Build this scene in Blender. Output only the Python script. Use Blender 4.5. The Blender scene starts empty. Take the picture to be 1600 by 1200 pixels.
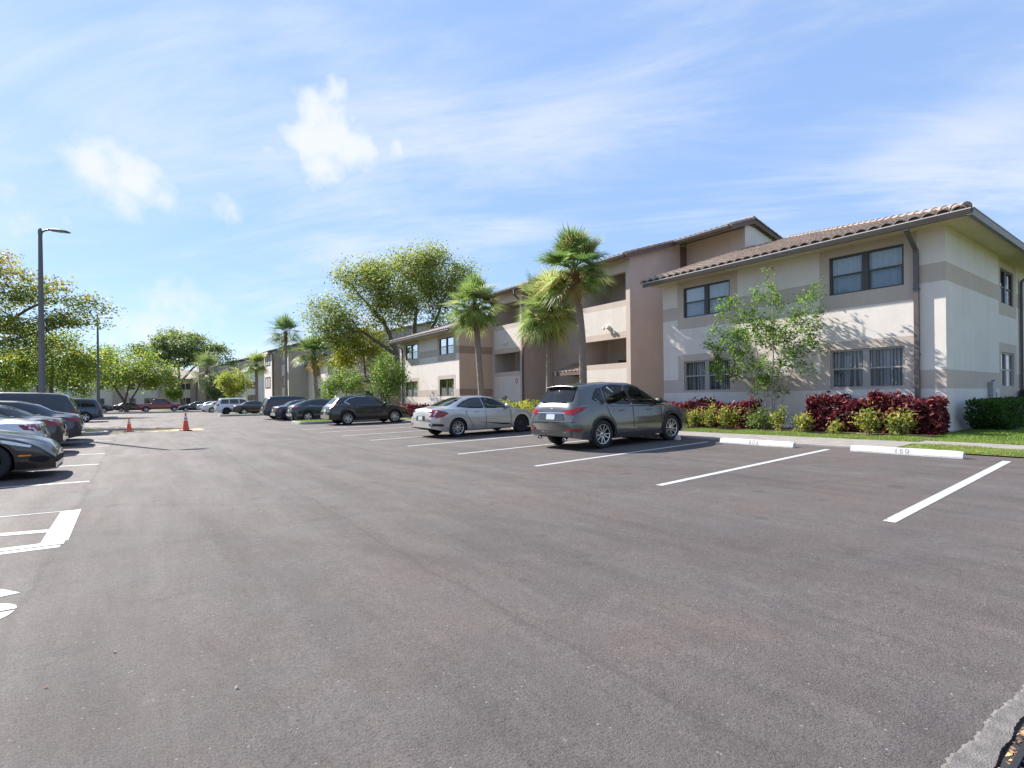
import bpy, bmesh, math, random
import numpy as np
from mathutils import Vector, Matrix, geometry
from mathutils.bvhtree import BVHTree
R = math.radians
PI = math.pi
scn = bpy.context.scene
COL = scn.collection

# ------------------------------------------------------------------ camera
F_PX = 811.0
YAW = math.atan2(590, 811)
ROLL = R(0.64)
CAM_Z = 1.45
cd = bpy.data.cameras.new('camera')
cam = bpy.data.objects.new('camera', cd)
COL.objects.link(cam)
cd.sensor_width = 36.0
cd.lens = 36.0 * F_PX / 1600.0
cd.clip_start = 0.05
cd.clip_end = 6000
cd.shift_y = 21.4 / 1600.0
_f = Vector((math.sin(YAW), math.cos(YAW), 0)); _r = Vector((math.cos(YAW), -math.sin(YAW), 0)); _u = Vector((0, 0, 1))
# roll: the horizon drops to the left
_c, _s = math.cos(ROLL), math.sin(ROLL)
_r2 = _r * _c - _u * _s
_u2 = _u * _c + _r * _s
m = Matrix((_r2, _u2, -_f)).transposed().to_4x4()
m.translation = Vector((0, 0, CAM_Z))
cam.matrix_world = m
scn.camera = cam

# ------------------------------------------------------------------ sun and sky
SUN_EL = R(36.5)
SUN_AZ = R(19.5)            # sun stands this far left of +Y
world = bpy.data.worlds.new('World'); scn.world = world
world.use_nodes = True
nt = world.node_tree; nt.nodes.clear()
def wn(t, **k):
    n = nt.nodes.new(t)
    for a, b in k.items(): setattr(n, a, b)
    return n
def wl(a, b): nt.links.new(a, b)
sky = wn('ShaderNodeTexSky', sky_type='NISHITA'); sky.sun_disc = False
sky.sun_elevation = SUN_EL; sky.sun_rotation = -SUN_AZ
sky.air_density = 1.0; sky.dust_density = 0.12; sky.ozone_density = 1.6; sky.altitude = 0
bg = wn('ShaderNodeBackground'); bg.inputs['Strength'].default_value = 0.125
out = wn('ShaderNodeOutputWorld')
tc = wn('ShaderNodeTexCoord')
def vmath(op, a, b=None):
    n = wn('ShaderNodeVectorMath', operation=op)
    if hasattr(a, 'links') or hasattr(a, 'is_linked'): wl(a, n.inputs[0])
    else: n.inputs[0].default_value = a
    if b is not None:
        if hasattr(b, 'is_linked'): wl(b, n.inputs[1])
        else: n.inputs[1].default_value = b
    return n
def smath(op, a, b=None, clamp=False):
    n = wn('ShaderNodeMath', operation=op); n.use_clamp = clamp
    for i, v in enumerate((a, b)):
        if v is None: continue
        if hasattr(v, 'is_linked'): wl(v, n.inputs[i])
        else: n.inputs[i].default_value = v
    return n.outputs[0]
dirv = vmath('NORMALIZE', tc.outputs['Generated']).outputs[0]
sep = wn('ShaderNodeSeparateXYZ'); wl(dirv, sep.inputs[0])
zc = smath('MAXIMUM', sep.outputs['Z'], 0.03)
# high thin cloud: direction projected on a layer overhead
inv = smath('DIVIDE', 1.0, smath('ADD', zc, 0.12))
lay = wn('ShaderNodeVectorMath', operation='SCALE'); wl(dirv, lay.inputs[0]); wl(inv, lay.inputs['Scale'])
mp0 = wn('ShaderNodeMapping'); wl(lay.outputs[0], mp0.inputs['Vector']); mp0.inputs['Rotation'].default_value = (0, 0, R(48))
mp = wn('ShaderNodeMapping'); wl(mp0.outputs[0], mp.inputs['Vector']); mp.inputs['Scale'].default_value = (0.6, 1.7, 0.0); mp.inputs['Location'].default_value = (3.1, 1.7, 0)
n1 = wn('ShaderNodeTexNoise'); wl(mp.outputs[0], n1.inputs['Vector'])
n1.inputs['Scale'].default_value = 1.1; n1.inputs['Detail'].default_value = 9; n1.inputs['Roughness'].default_value = 0.66; n1.inputs['Distortion'].default_value = 0.6
n1b = wn('ShaderNodeTexNoise'); wl(lay.outputs[0], n1b.inputs['Vector'])
n1b.inputs['Scale'].default_value = 0.9; n1b.inputs['Detail'].default_value = 3
cirr = wn('ShaderNodeMapRange'); cirr.interpolation_type = 'SMOOTHSTEP'
wl(smath('ADD', n1.outputs[0], smath('MULTIPLY', smath('SUBTRACT', n1b.outputs[0], 0.5), 0.7)), cirr.inputs['Value'])
cirr.inputs['From Min'].default_value = 0.38; cirr.inputs['From Max'].default_value = 0.82
cirr_v = smath('MULTIPLY', cirr.outputs[0], 0.66)
# small puffy clouds, each round a direction in the sky
def dir_px(px, py):
    dx, dy = px - 800, 621.4 - py
    a = dx * _c + dy * _s; b = -dx * _s + dy * _c
    return (_f * F_PX + _r * a + _u * b).normalized()
n2 = wn('ShaderNodeTexNoise'); wl(dirv, n2.inputs['Vector'])
n2.inputs['Scale'].default_value = 9.0; n2.inputs['Detail'].default_value = 7; n2.inputs['Roughness'].default_value = 0.6
n3 = wn('ShaderNodeTexNoise'); wl(dirv, n3.inputs['Vector'])
n3.inputs['Scale'].default_value = 30.0; n3.inputs['Detail'].default_value = 5
puff = None
for (px, py, rad, gain) in ((480, 225, .052, 1.0), (515, 215, .062, 1.05), (545, 228, .048, .9), (500, 262, .05, .95), (492, 190, .042, .8), (530, 148, .022, .38),
                            (150, 262, .06, .85), (195, 262, .06, .9), (215, 285, .05, .8), (120, 255, .04, .6), (190, 305, .045, .7), (60, 270, .07, .42), (0, 275, .07, .4),
                            (420, 232, .02, .45), (625, 232, .025, .4), (360, 322, .025, .4), (230, 520, .07, .55), (290, 528, .05, .4), (170, 540, .06, .4)):
    d = vmath('DISTANCE', dirv, tuple(dir_px(px, py))).outputs['Value']
    v = smath('MULTIPLY', smath('SUBTRACT', 1.0, smath('DIVIDE', d, rad * 1.15)), gain)
    v = smath('MAXIMUM', v, -1.0)
    puff = v if puff is None else smath('MAXIMUM', puff, v)
tex = smath('ADD', smath('MULTIPLY', smath('SUBTRACT', n2.outputs[0], 0.5), 1.9), smath('MULTIPLY', smath('SUBTRACT', n3.outputs[0], 0.5), 0.7))
pv = wn('ShaderNodeMapRange'); pv.interpolation_type = 'SMOOTHSTEP'
wl(smath('ADD', puff, tex), pv.inputs['Value']); pv.inputs['From Min'].default_value = -0.05; pv.inputs['From Max'].default_value = 0.85
pv_v = smath('MULTIPLY', pv.outputs[0], 0.92)
cov = smath('MAXIMUM', cirr_v, pv_v, clamp=True)
# a thin even veil of high haze under the cloud
veil = wn('ShaderNodeMix', data_type='RGBA'); veil.inputs['Factor'].default_value = 0.80
wl(sky.outputs[0], veil.inputs['A']); veil.inputs['B'].default_value = (1.12, 1.72, 3.0, 1)
mixc = wn('ShaderNodeMix', data_type='RGBA')
wl(cov, mixc.inputs['Factor']); wl(veil.outputs['Result'], mixc.inputs['A'])
mixc.inputs['B'].default_value = (3.05, 3.18, 3.36, 1)
wl(mixc.outputs['Result'], bg.inputs['Color']); wl(bg.outputs[0], out.inputs['Surface'])

sd = bpy.data.lights.new('sun', 'SUN'); sd.energy = 4.4; sd.angle = R(0.53); sd.color = (1.0, 0.945, 0.87)
sun = bpy.data.objects.new('sun', sd); COL.objects.link(sun)
sdir = Vector((-math.sin(SUN_AZ) * math.cos(SUN_EL), math.cos(SUN_AZ) * math.cos(SUN_EL), math.sin(SUN_EL)))
sun.rotation_euler = sdir.to_track_quat('Z', 'Y').to_euler()
sun.location = (0, 0, 30)
scn.view_settings.view_transform = 'Standard'; scn.view_settings.look = 'None'
scn.view_settings.exposure = 1.32; scn.view_settings.gamma = 1.0
scn.render.engine = 'CYCLES'
scn.cycles.max_bounces = 6; scn.cycles.transparent_max_bounces = 12; scn.cycles.diffuse_bounces = 3
scn.cycles.caustics_reflective = False; scn.cycles.caustics_refractive = False

# ------------------------------------------------------------------ helpers
def tag(o, label=None, cat=None, group=None, kind=None):
    if label: o['label'] = label
    if cat: o['category'] = cat
    if group: o['group'] = group
    if kind: o['kind'] = kind
    return o
def empty(name, loc=(0, 0, 0), rz=0.0, **k):
    o = bpy.data.objects.new(name, None); COL.objects.link(o)
    o.location = loc; o.rotation_euler = (0, 0, rz)
    return tag(o, **k)
def copy_tree(o, parent=None):
    c = o.copy(); COL.objects.link(c)
    if parent is not None: c.parent = parent
    for ch in list(o.children): copy_tree(ch, c)
    return c
class MB:
    """collects faces, built as one mesh object"""
    def __init__(s): s.v = []; s.f = []; s.m = []; s.sm = []
    def face(s, pts, mi=0, smooth=False):
        b = len(s.v); s.v += [tuple(p) for p in pts]; s.f.append(tuple(range(b, b + len(pts)))); s.m.append(mi); s.sm.append(smooth)
    def grid(s, rows, mi=0, smooth=True, closed=False):
        b = len(s.v); n = len(rows[0])
        for r in rows: s.v += [tuple(p) for p in r]
        for i in range(len(rows) - 1):
            for j in range(n if closed else n - 1):
                k = (j + 1) % n
                s.f.append((b + i * n + j, b + i * n + k, b + (i + 1) * n + k, b + (i + 1) * n + j)); s.m.append(mi); s.sm.append(smooth)
    def box(s, x0, x1, y0, y1, z0, z1, mi=0, M=None):
        p = [Vector((x, y, z)) for z in (z0, z1) for y in (y0, y1) for x in (x0, x1)]
        if M is not None: p = [M @ q for q in p]
        b = len(s.v); s.v += [tuple(q) for q in p]
        for q in ((0, 2, 3, 1), (4, 5, 7, 6), (0, 1, 5, 4), (2, 6, 7, 3), (0, 4, 6, 2), (1, 3, 7, 5)):
            s.f.append(tuple(b + i for i in q)); s.m.append(mi); s.sm.append(False)
    def tube(s, pts, rad, n=6, mi=0, cap=False):
        pts = [Vector(p) for p in pts]
        if not hasattr(rad, '__len__'): rad = [rad] * len(pts)
        rows = []
        up = Vector((0.13, 0.21, 0.97))
        for i, p in enumerate(pts):
            t = (pts[min(i + 1, len(pts) - 1)] - pts[max(i - 1, 0)])
            if t.length < 1e-9: t = Vector((0, 0, 1))
            t.normalize()
            a = t.cross(up)
            if a.length < 0.2: a = t.cross(Vector((1, 0, 0)))
            a.normalize(); c = t.cross(a)
            rows.append([p + (a * math.cos(2 * PI * k / n) + c * math.sin(2 * PI * k / n)) * rad[i] for k in range(n)])
        s.grid(rows, mi, True, True)
        if cap:
            s.face(rows[0][::-1], mi); s.face(rows[-1], mi)
    def lathe(s, prof, n=24, axis='z', c=(0, 0, 0), mi=0):
        rows = []
        for r, h in prof:
            row = []
            for k in range(n):
                a = 2 * PI * k / n
                if axis == 'z': row.append((c[0] + r * math.cos(a), c[1] + r * math.sin(a), c[2] + h))
                else: row.append((c[0] + r * math.cos(a), c[1] + h, c[2] + r * math.sin(a)))
            rows.append(row)
        s.grid(rows, mi, True, True)
    def mesh(s, name, mats, sharp=None):
        me = bpy.data.meshes.new(name); me.from_pydata(s.v, [], s.f); me.update()
        for mt in (mats if isinstance(mats, (list, tuple)) else [mats]): me.materials.append(mt)
        me.polygons.foreach_set('material_index', s.m); me.polygons.foreach_set('use_smooth', s.sm)
        if sharp: me.set_sharp_from_angle(angle=R(sharp))
        return me
    def build(s, name, mats, parent=None, sharp=None):
        me = s.mesh(name, mats, sharp)
        o = bpy.data.objects.new(name, me); COL.objects.link(o)
        if parent is not None: o.parent = parent
        return o
def nd(t, T, **k):
    n = T.nodes.new(t)
    for a, b in k.items(): setattr(n, a, b)
    return n
def mat(name, col, rough=0.7, metal=0.0, coat=0.0, spec=0.5, col2=None, scale=5.0, detail=5, bump=0.0, bscale=None, blotch=0.0, stretch=None, trans=0.0):
    M = bpy.data.materials.new(name); M.use_nodes = True
    T = M.node_tree; P = T.nodes['Principled BSDF']
    P.inputs['Roughness'].default_value = rough; P.inputs['Metallic'].default_value = metal
    P.inputs['Coat Weight'].default_value = coat; P.inputs['Coat Roughness'].default_value = 0.04
    P.inputs['Specular IOR Level'].default_value = spec
    c = (*col, 1)
    P.inputs['Base Color'].default_value = c
    if col2 is not None or bump or blotch:
        tcn = nd('ShaderNodeTexCoord', T); mpn = nd('ShaderNodeMapping', T)
        T.links.new(tcn.outputs['Object'], mpn.inputs['Vector'])
        if stretch: mpn.inputs['Scale'].default_value = stretch
    if col2 is not None:
        n = nd('ShaderNodeTexNoise', T); T.links.new(mpn.outputs[0], n.inputs['Vector'])
        n.inputs['Scale'].default_value = scale; n.inputs['Detail'].default_value = detail; n.inputs['Roughness'].default_value = 0.6
        r = nd('ShaderNodeMapRange', T); T.links.new(n.outputs[0], r.inputs['Value']); r.inputs['From Min'].default_value = 0.3; r.inputs['From Max'].default_value = 0.7
        x = nd('ShaderNodeMix', T, data_type='RGBA'); T.links.new(r.outputs[0], x.inputs['Factor'])
        x.inputs['A'].default_value = c; x.inputs['B'].default_value = (*col2, 1)
        T.links.new(x.outputs['Result'], P.inputs['Base Color'])
    if bump:
        n = nd('ShaderNodeTexNoise', T); T.links.new(mpn.outputs[0], n.inputs['Vector'])
        n.inputs['Scale'].default_value = bscale or scale; n.inputs['Detail'].default_value = 4
        b = nd('ShaderNodeBump', T); b.inputs['Strength'].default_value = bump; b.inputs['Distance'].default_value = 0.02
        T.links.new(n.outputs[0], b.inputs['Height']); T.links.new(b.outputs[0], P.inputs['Normal'])
    if trans:
        P.inputs['Transmission Weight'].default_value = 0.0
        tr = nd('ShaderNodeBsdfTranslucent', T); mx = nd('ShaderNodeMixShader', T); mx.inputs[0].default_value = trans
        src = P.inputs['Base Color']
        if src.is_linked: T.links.new(src.links[0].from_socket, tr.inputs['Color'])
        else: tr.inputs['Color'].default_value = c
        O = [q for q in T.nodes if q.type == 'OUTPUT_MATERIAL'][0]
        T.links.new(P.outputs[0], mx.inputs[1]); T.links.new(tr.outputs[0], mx.inputs[2]); T.links.new(mx.outputs[0], O.inputs['Surface'])
    return M
def glass(name, tint, refl=1.0, rough=0.02):
    """thin pane: tinted see-through with mirror reflection by angle"""
    M = bpy.data.materials.new(name); M.use_nodes = True; T = M.node_tree; T.nodes.clear()
    O = nd('ShaderNodeOutputMaterial', T); mx = nd('ShaderNodeMixShader', T); tr = nd('ShaderNodeBsdfTransparent', T); gl = nd('ShaderNodeBsdfGlossy', T)
    tr.inputs[0].default_value = (*tint, 1); gl.inputs['Roughness'].default_value = rough
    fr = nd('ShaderNodeFresnel', T); fr.inputs[0].default_value = 1.5
    ml = nd('ShaderNodeMath', T, operation='MULTIPLY'); ml.inputs[1].default_value = 1.8 * refl; ml.use_clamp = True
    T.links.new(fr.outputs[0], ml.inputs[0]); T.links.new(ml.outputs[0], mx.inputs[0])
    T.links.new(tr.outputs[0], mx.inputs[1]); T.links.new(gl.outputs[0], mx.inputs[2]); T.links.new(mx.outputs[0], O.inputs['Surface'])
    return M
def H(X, Y):
    """height of the ground: the lot falls gently to a valley along its lane"""
    X = np.minimum(np.asarray(X, float), 18.0); sp = np.sqrt(X * X + 1.0) - 1
    Y = np.asarray(Y, float)
    k = np.clip(1 - (Y - 8) / 40, 0, 1.1)
    kl = np.clip(1 - (Y - 13) / 30, 0, 1) * np.clip((X + 40) / 20, 0, 1)
    return np.where(X > 0, 0.02 * sp * k, 0.015 * sp * kl)
def hz(x, y): return float(H(x, y))

M = {}
def asphalt():
    Mt = bpy.data.materials.new('asphalt'); Mt.use_nodes = True; T = Mt.node_tree; P = T.nodes['Principled BSDF']
    L = T.links.new
    tcn = nd('ShaderNodeTexCoord', T)
    def noise(scale, detail=4, rough=0.55, stretch=None, rot=0.0, dist=0.0):
        mp_ = nd('ShaderNodeMapping', T); L(tcn.outputs['Object'], mp_.inputs['Vector'])
        mp_.inputs['Rotation'].default_value = (0, 0, rot)
        if stretch: mp_.inputs['Scale'].default_value = stretch
        n = nd('ShaderNodeTexNoise', T); L(mp_.outputs[0], n.inputs['Vector'])
        n.inputs['Scale'].default_value = scale; n.inputs['Detail'].default_value = detail; n.inputs['Roughness'].default_value = rough; n.inputs['Distortion'].default_value = dist
        return n.outputs[0]
    def mr(v, a, b, c, d):
        r = nd('ShaderNodeMapRange', T); L(v, r.inputs['Value'])
        for k, q in zip(('From Min', 'From Max', 'To Min', 'To Max'), (a, b, c, d)): r.inputs[k].default_value = q
        return r.outputs[0]
    def mul(a, b):
        n = nd('ShaderNodeMath', T, operation='MULTIPLY')
        for i, v in enumerate((a, b)):
            if hasattr(v, 'is_linked'): L(v, n.inputs[i])
            else: n.inputs[i].default_value = v
        return n.outputs[0]
    big = mul(mr(noise(0.35, 6, 0.65), 0.3, 0.7, 0.86, 1.14), mr(noise(3.5, 6, 0.75), 0.3, 0.7, 0.92, 1.08))
    streak = mr(noise(1.0, 6, 0.65, (1.6, 0.22, 1), 0.12, .4), 0.3, 0.7, 0.88, 1.10)
    streak2 = mr(noise(0.9, 6, 0.65, (4.0, 0.35, 1), -0.25, 0.6), 0.35, 0.7, 0.92, 1.08)
    scuff = mul(mr(noise(2.6, 6, 0.7, None, 0, 0.8), 0.56, 0.72, 1.0, 1.18), mr(noise(0.9, 7, 0.7, None, 0, 0.5), 0.30, 0.46, 0.90, 1.0))
    grain = mul(mr(noise(95, 3, 0.8), 0.3, 0.7, 0.60, 1.42), mr(noise(22, 5, 0.75), 0.3, 0.7, 0.84, 1.16))
    fine = mul(mr(noise(260, 2, 0.7), 0.3, 0.7, 0.80, 1.20), mr(noise(48, 3, 0.7), 0.30, 0.42, 0.62, 1.0))
    v = mul(mul(mul(big, streak), mul(streak2, scuff)), mul(grain, fine))
    # pale stones
    vo = nd('ShaderNodeTexVoronoi', T); L(tcn.outputs['Object'], vo.inputs['Vector']); vo.inputs['Scale'].default_value = 42
    st = mr(vo.outputs['Distance'], 0.16, 0.26, 0.8, 0.0)
    wn_ = nd('ShaderNodeTexWhiteNoise', T); L(vo.outputs['Position'], wn_.inputs['Vector'])
    gt = nd('ShaderNodeMath', T, operation='GREATER_THAN'); L(wn_.outputs['Value'], gt.inputs[0]); gt.inputs[1].default_value = 0.965
    stone = mul(st, gt.outputs[0])
    warm = mr(noise(0.8, 4), 0.35, 0.65, 0, 1)
    cm = nd('ShaderNodeMix', T, data_type='RGBA'); L(warm, cm.inputs['Factor'])
    cm.inputs['A'].default_value = (0.107, 0.096, 0.092, 1); cm.inputs['B'].default_value = (0.119, 0.097, 0.091, 1)
    # tone of the older stalls left of the seam
    sx = nd('ShaderNodeSeparateXYZ', T); L(tcn.outputs['Object'], sx.inputs[0])
    wob = mr(noise(0.8, 3), 0.3, 0.7, -0.06, 0.06)
    ad = nd('ShaderNodeMath', T, operation='ADD'); L(sx.outputs['X'], ad.inputs[0]); L(wob, ad.inputs[1])
    left = mr(ad.outputs[0], -0.80, -0.70, 1.09, 1.0)
    seam = nd('ShaderNodeMath', T, operation='ABSOLUTE')
    ad2 = nd('ShaderNodeMath', T, operation='ADD'); L(ad.outputs[0], ad2.inputs[0]); ad2.inputs[1].default_value = 0.66
    L(ad2.outputs[0], seam.inputs[0])
    seamv = mr(seam.outputs[0], 0.0, 0.05, 0.80, 1.0)
    v = mul(mul(v, left), seamv)
    # shade of open pits between the stones, painted as dark spots
    vp = nd('ShaderNodeTexVoronoi', T); L(tcn.outputs['Object'], vp.inputs['Vector']); vp.inputs['Scale'].default_value = 75
    wp = nd('ShaderNodeTexWhiteNoise', T); L(vp.outputs['Position'], wp.inputs['Vector'])
    gp = nd('ShaderNodeMath', T, operation='GREATER_THAN'); L(wp.outputs['Value'], gp.inputs[0]); gp.inputs[1].default_value = 0.90
    pit_shade = mul(mr(vp.outputs['Distance'], 0.22, 0.40, 0.55, 0.0), gp.outputs[0]); pit_shade = mul(pit_shade, mr(noise(2.1, 4, 0.6), 0.42, 0.58, 0.25, 1.0))
    inv_ = nd('ShaderNodeMath', T, operation='SUBTRACT'); inv_.inputs[0].default_value = 1.0; L(pit_shade, inv_.inputs[1]); v = mul(v, inv_.outputs[0])
    # faint turning marks of tyres
    for cx_, cy_, rad_, dk_ in ((-5.5, 1.0, 8.2, .92), (-5.5, 1.0, 9.7, .93), (13.0, 12.5, 8.6, .94), (13.0, 12.5, 10.2, .93), (1.0, -6.0, 12.4, .94)):
        ds = nd('ShaderNodeVectorMath', T, operation='DISTANCE'); L(tcn.outputs['Object'], ds.inputs[0]); ds.inputs[1].default_value = (cx_, cy_, 0)
        s1 = nd('ShaderNodeMath', T, operation='SUBTRACT'); L(ds.outputs['Value'], s1.inputs[0]); s1.inputs[1].default_value = rad_
        s2 = nd('ShaderNodeMath', T, operation='ABSOLUTE'); L(s1.outputs[0], s2.inputs[0])
        v = mul(v, mr(s2.outputs[0], 0.05, 0.16, dk_, 1.0))
    # joints between the strips the paver laid, and dark drips where engines stand
    for xj, w_, dk in ((2.0, .035, .86), (5.1, .03, .88), (8.9, .03, .87), (-3.4, .03, .88)):
        aj = nd('ShaderNodeMath', T, operation='ABSOLUTE'); sj = nd('ShaderNodeMath', T, operation='SUBTRACT'); L(ad.outputs[0], sj.inputs[0]); sj.inputs[1].default_value = xj; L(sj.outputs[0], aj.inputs[0])
        v = mul(v, mr(aj.outputs[0], 0.0, w_, dk, 1.0))
    drip = mr(noise(1.7, 3, 0.5), 0.66, 0.72, 1.0, 0.80); v = mul(v, drip)
    tyre = mr(noise(1.3, 4, 0.6, (3.0, 0.25, 1), 0.5, 1.2), 0.62, 0.70, 1.0, 0.90); v = mul(v, tyre)
    sc_ = nd('ShaderNodeVectorMath', T, operation='SCALE'); L(cm.outputs['Result'], sc_.inputs[0]); L(v, sc_.inputs['Scale'])
    cm2 = nd('ShaderNodeMix', T, data_type='RGBA'); L(stone, cm2.inputs['Factor']); L(sc_.outputs[0], cm2.inputs['A']); cm2.inputs['B'].default_value = (0.30, 0.27, 0.255, 1)
    L(cm2.outputs['Result'], P.inputs['Base Color'])
    L(mr(streak, 0.84, 1.13, 0.88, 0.72), P.inputs['Roughness'])
    P.inputs['Specular IOR Level'].default_value = 0.25
    b = nd('ShaderNodeBump', T); b.inputs['Strength'].default_value = 0.7; b.inputs['Distance'].default_value = 0.006
    L(grain, b.inputs['Height']); L(b.outputs[0], P.inputs['Normal'])
    return Mt
M['asphalt'] = asphalt()
def paint_mat(name, col):
    Mt = mat(name, col, 0.6, col2=tuple(c * 0.86 for c in col), scale=2.5, detail=8)
    return Mt
M['white_paint'] = mat('white_paint', (0.52, 0.53, 0.53), 0.65, col2=(0.36, 0.36, 0.355), scale=14, detail=12, bump=0.25, bscale=120)
M['yellow_paint'] = mat('yellow_paint', (0.62, 0.40, 0.10), 0.6, col2=(0.45, 0.30, 0.10), scale=9)
M['concrete'] = mat('concrete', (.31, .28, .26), .85, col2=(.22, .20, .185), scale=3.0, detail=8, bump=0.4, bscale=80)
M['kerb'] = mat('kerb', (0.40, 0.38, 0.35), 0.85, col2=(0.27, 0.25, 0.24), scale=7, detail=8, bump=0.4, bscale=60)
M['stop'] = mat('stop', (0.62, 0.63, 0.63), 0.6, col2=(0.42, 0.41, 0.40), scale=7, detail=8, bump=0.3, bscale=50)
M['soil'] = mat('soil', (0.10, 0.065, 0.045), 0.95, col2=(0.17, 0.12, 0.085), scale=14, detail=8, bump=0.9, bscale=30)
M['lawn'] = mat('lawn', (.14, .20, .04), .95, col2=(.24, .25, .075), scale=5, detail=8, bump=0.8, bscale=60)
M['blade1'] = mat('blade1', (.23, .33, .055), 0.55, trans=0.4)
M['blade2'] = mat('blade2', (.14, .24, .035), 0.55, trans=0.4)
M['blade3'] = mat('blade3', (.36, .34, .13), 0.6, trans=0.3)

# ------------------------------------------------------------------ ground
def axis(core0, core1, step, far0, far1):
    a = list(np.arange(core0, core1 + 1e-6, step)); d = step
    x = core1
    while x < far1: d *= 1.6; x += d; a.append(x)
    x = core0; d = step
    while x > far0: d *= 1.6; x -= d; a.insert(0, x)
    return a
XS = axis(-30, 30, 0.5, -2500, 2500); YS = axis(-10, 110, 1.0, -600, 3000)
mb = MB(); mb.grid([[(x, y, hz(x, y)) for x in XS] for y in YS])
tag(mb.build('ground', M['asphalt']), kind='structure')
def sheet(name, x0, x1, y0, y1, dz, mt, step=0.6, kind='structure', skirt=0.0):
    nx = max(1, int((x1 - x0) / step)); ny = max(1, int((y1 - y0) / (step * 1.5)))
    mb = MB(); rows = [[(x, y, hz(x, y) + dz) for x in np.linspace(x0, x1, nx + 1)] for y in np.linspace(y0, y1, ny + 1)]
    mb.grid(rows)
    if skirt:
        def sk(line): mb.grid([line, [(p[0], p[1], p[2] - skirt) for p in line]], 0, False)
        sk(rows[0]); sk(rows[-1]); sk([r[0] for r in rows]); sk([r[-1] for r in rows])
    return tag(mb.build(name, mt), kind=kind)
sheet('lawn_ground', 14.5, 60, -60, 150, 0.020, M['lawn'], 1.2)
sheet('lawn_ground', -60, -7.3, -60, 160, 0.020, M['lawn'], 2.0)
sheet('lawn_ground', -60, 60, 112, 200, 0.03, M['lawn'], 4.0)
sheet('lawn_ground', 12.85, 14.1, -12, 4.15, 0.024, M['lawn'], 0.4)
sheet('sidewalk', 12.72, 14.52, 4.15, 29.8, 0.034, M['concrete'], 0.4, skirt=0.05)
sheet('sidewalk', 14.1, 14.95, -12, 4.15, 0.034, M['concrete'], 0.4, skirt=0.05)
sheet('sidewalk', 13.1, 14.52, 34, 110, 0.034, M['concrete'], 1.0, skirt=0.05)
sheet('planting_bed', 15.75, 17.4, 4.3, 13.4, 0.045, M['soil'], 0.5)
sheet('planting_bed', 15.75, 20.0, 13.4, 29.8, 0.045, M['soil'], 0.5)
sheet('planting_bed', 15.75, 17.4, 29.8, 40, 0.045, M['soil'], 0.5)
sheet('planting_bed', 17.9, 27, 3.3, 4.3, 0.045, M['soil'], 0.5)

# painted lines, each a strip laid on the asphalt
def strip(name, pts, dz=0.004, mt='white_paint', nseg=6):
    """pts: four corners a,b (one end) d,c (other end)"""
    a, b, c, d = [np.array(p, float) for p in pts]
    rows = []
    for i in range(nseg + 1):
        t = i / nseg
        row = []
        for p in (a + (d - a) * t, b + (c - b) * t): row.append((p[0], p[1], hz(p[0], p[1]) + dz))
        rows.append(row)
    mb = MB(); mb.grid(rows)
    return tag(mb.build(name, M[mt]), kind='structure')
def bar(x0, y0, x1, y1, w, **k):
    d = np.array((x1 - x0, y1 - y0)); n = np.array((-d[1], d[0])) / np.linalg.norm(d) * w / 2
    return strip('parking_line', [(x0 + n[0], y0 + n[1]), (x0 - n[0], y0 - n[1]), (x1 - n[0], y1 - n[1]), (x1 + n[0], y1 + n[1])], **k)
for y0, y1 in ((2.06, 2.24), (4.98, 5.12), (7.93, 8.05), (10.92, 11.0), (13.78, 13.9), (16.7, 16.8), (19.6, 19.7), (22.5, 22.6), (25.4, 25.5)):
    bar(6.31, y0, 12.25, y1, 0.115)
for k in range(4): bar(7.2, 36.9 + 3.05 * k + 0.65, 12.6, 36.9 + 3.05 * k + 0.65, 0.11)
for k in range(4): bar(7.2, 46.7 + 3.05 * k, 12.6, 46.7 + 3.05 * k, 0.11)
for y in (12.25, 15.50, 18.60, 21.70, 24.8, 27.9): bar(-0.68, y, -6.4, y + 0.02, 0.11)
# hatched box at the left edge and its thick end bar
strip('parking_line', [(-0.595, 9.10), (-0.70, 9.08), (-6.2, 9.30), (-6.2, 9.42)][:4])
strip('parking_line', [(-0.595, 9.12), (-0.80, 9.06), (-0.795, 7.16), (-0.575, 7.16)], dz=0.0055)
strip('parking_line', [(-0.60, 7.16), (-0.60, 7.02), (-6.2, 7.02), (-6.2, 7.16)])
strip('parking_line', [(-0.80, 7.90), (-0.80, 7.74), (-6.2, 10.5 - 1.6), (-6.2, 10.66 - 1.6)])
strip('parking_line', [(-0.62, 6.985), (-0.62, 6.88), (-6.2, 6.88), (-6.2, 6.985)], dz=0.003)
# painted numeral cut by the left edge of the picture
mb = MB()
def flat(pts, dz=0.004): mb.face([(x, y, hz(x, y) + dz) for x, y in pts])
arc = [(-1.02 + 0.335 * math.cos(a), 5.03 + 0.24 * math.sin(a)) for a in np.linspace(PI / 2, -0.05, 9)]
flat([(-1.02, 5.02)] + arc[::-1])
arc = [(-1.02 + 0.33 * math.cos(a), 4.985 + 0.28 * math.sin(a)) for a in np.linspace(0.0, -PI / 2, 9)]
flat([(-1.02, 4.985)] + arc[::-1])
flat([(-0.715, 5.41), (-0.845, 5.60), (-1.12, 5.60), (-1.12, 5.42), (-0.93, 5.35)])
flat([(-1.02, 5.27), (-1.02, 4.705), (-1.25, 4.74), (-1.36, 4.98), (-1.25, 5.22)])
tag(mb.build('painted_numeral', M['white_paint']), kind='structure')
# yellow speed-hump line between the cones
strip('yellow_line', [(-0.9, 31.0), (-0.9, 33.4), (2.8, 31.6), (2.8, 29.8)], mt='yellow_paint')

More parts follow.
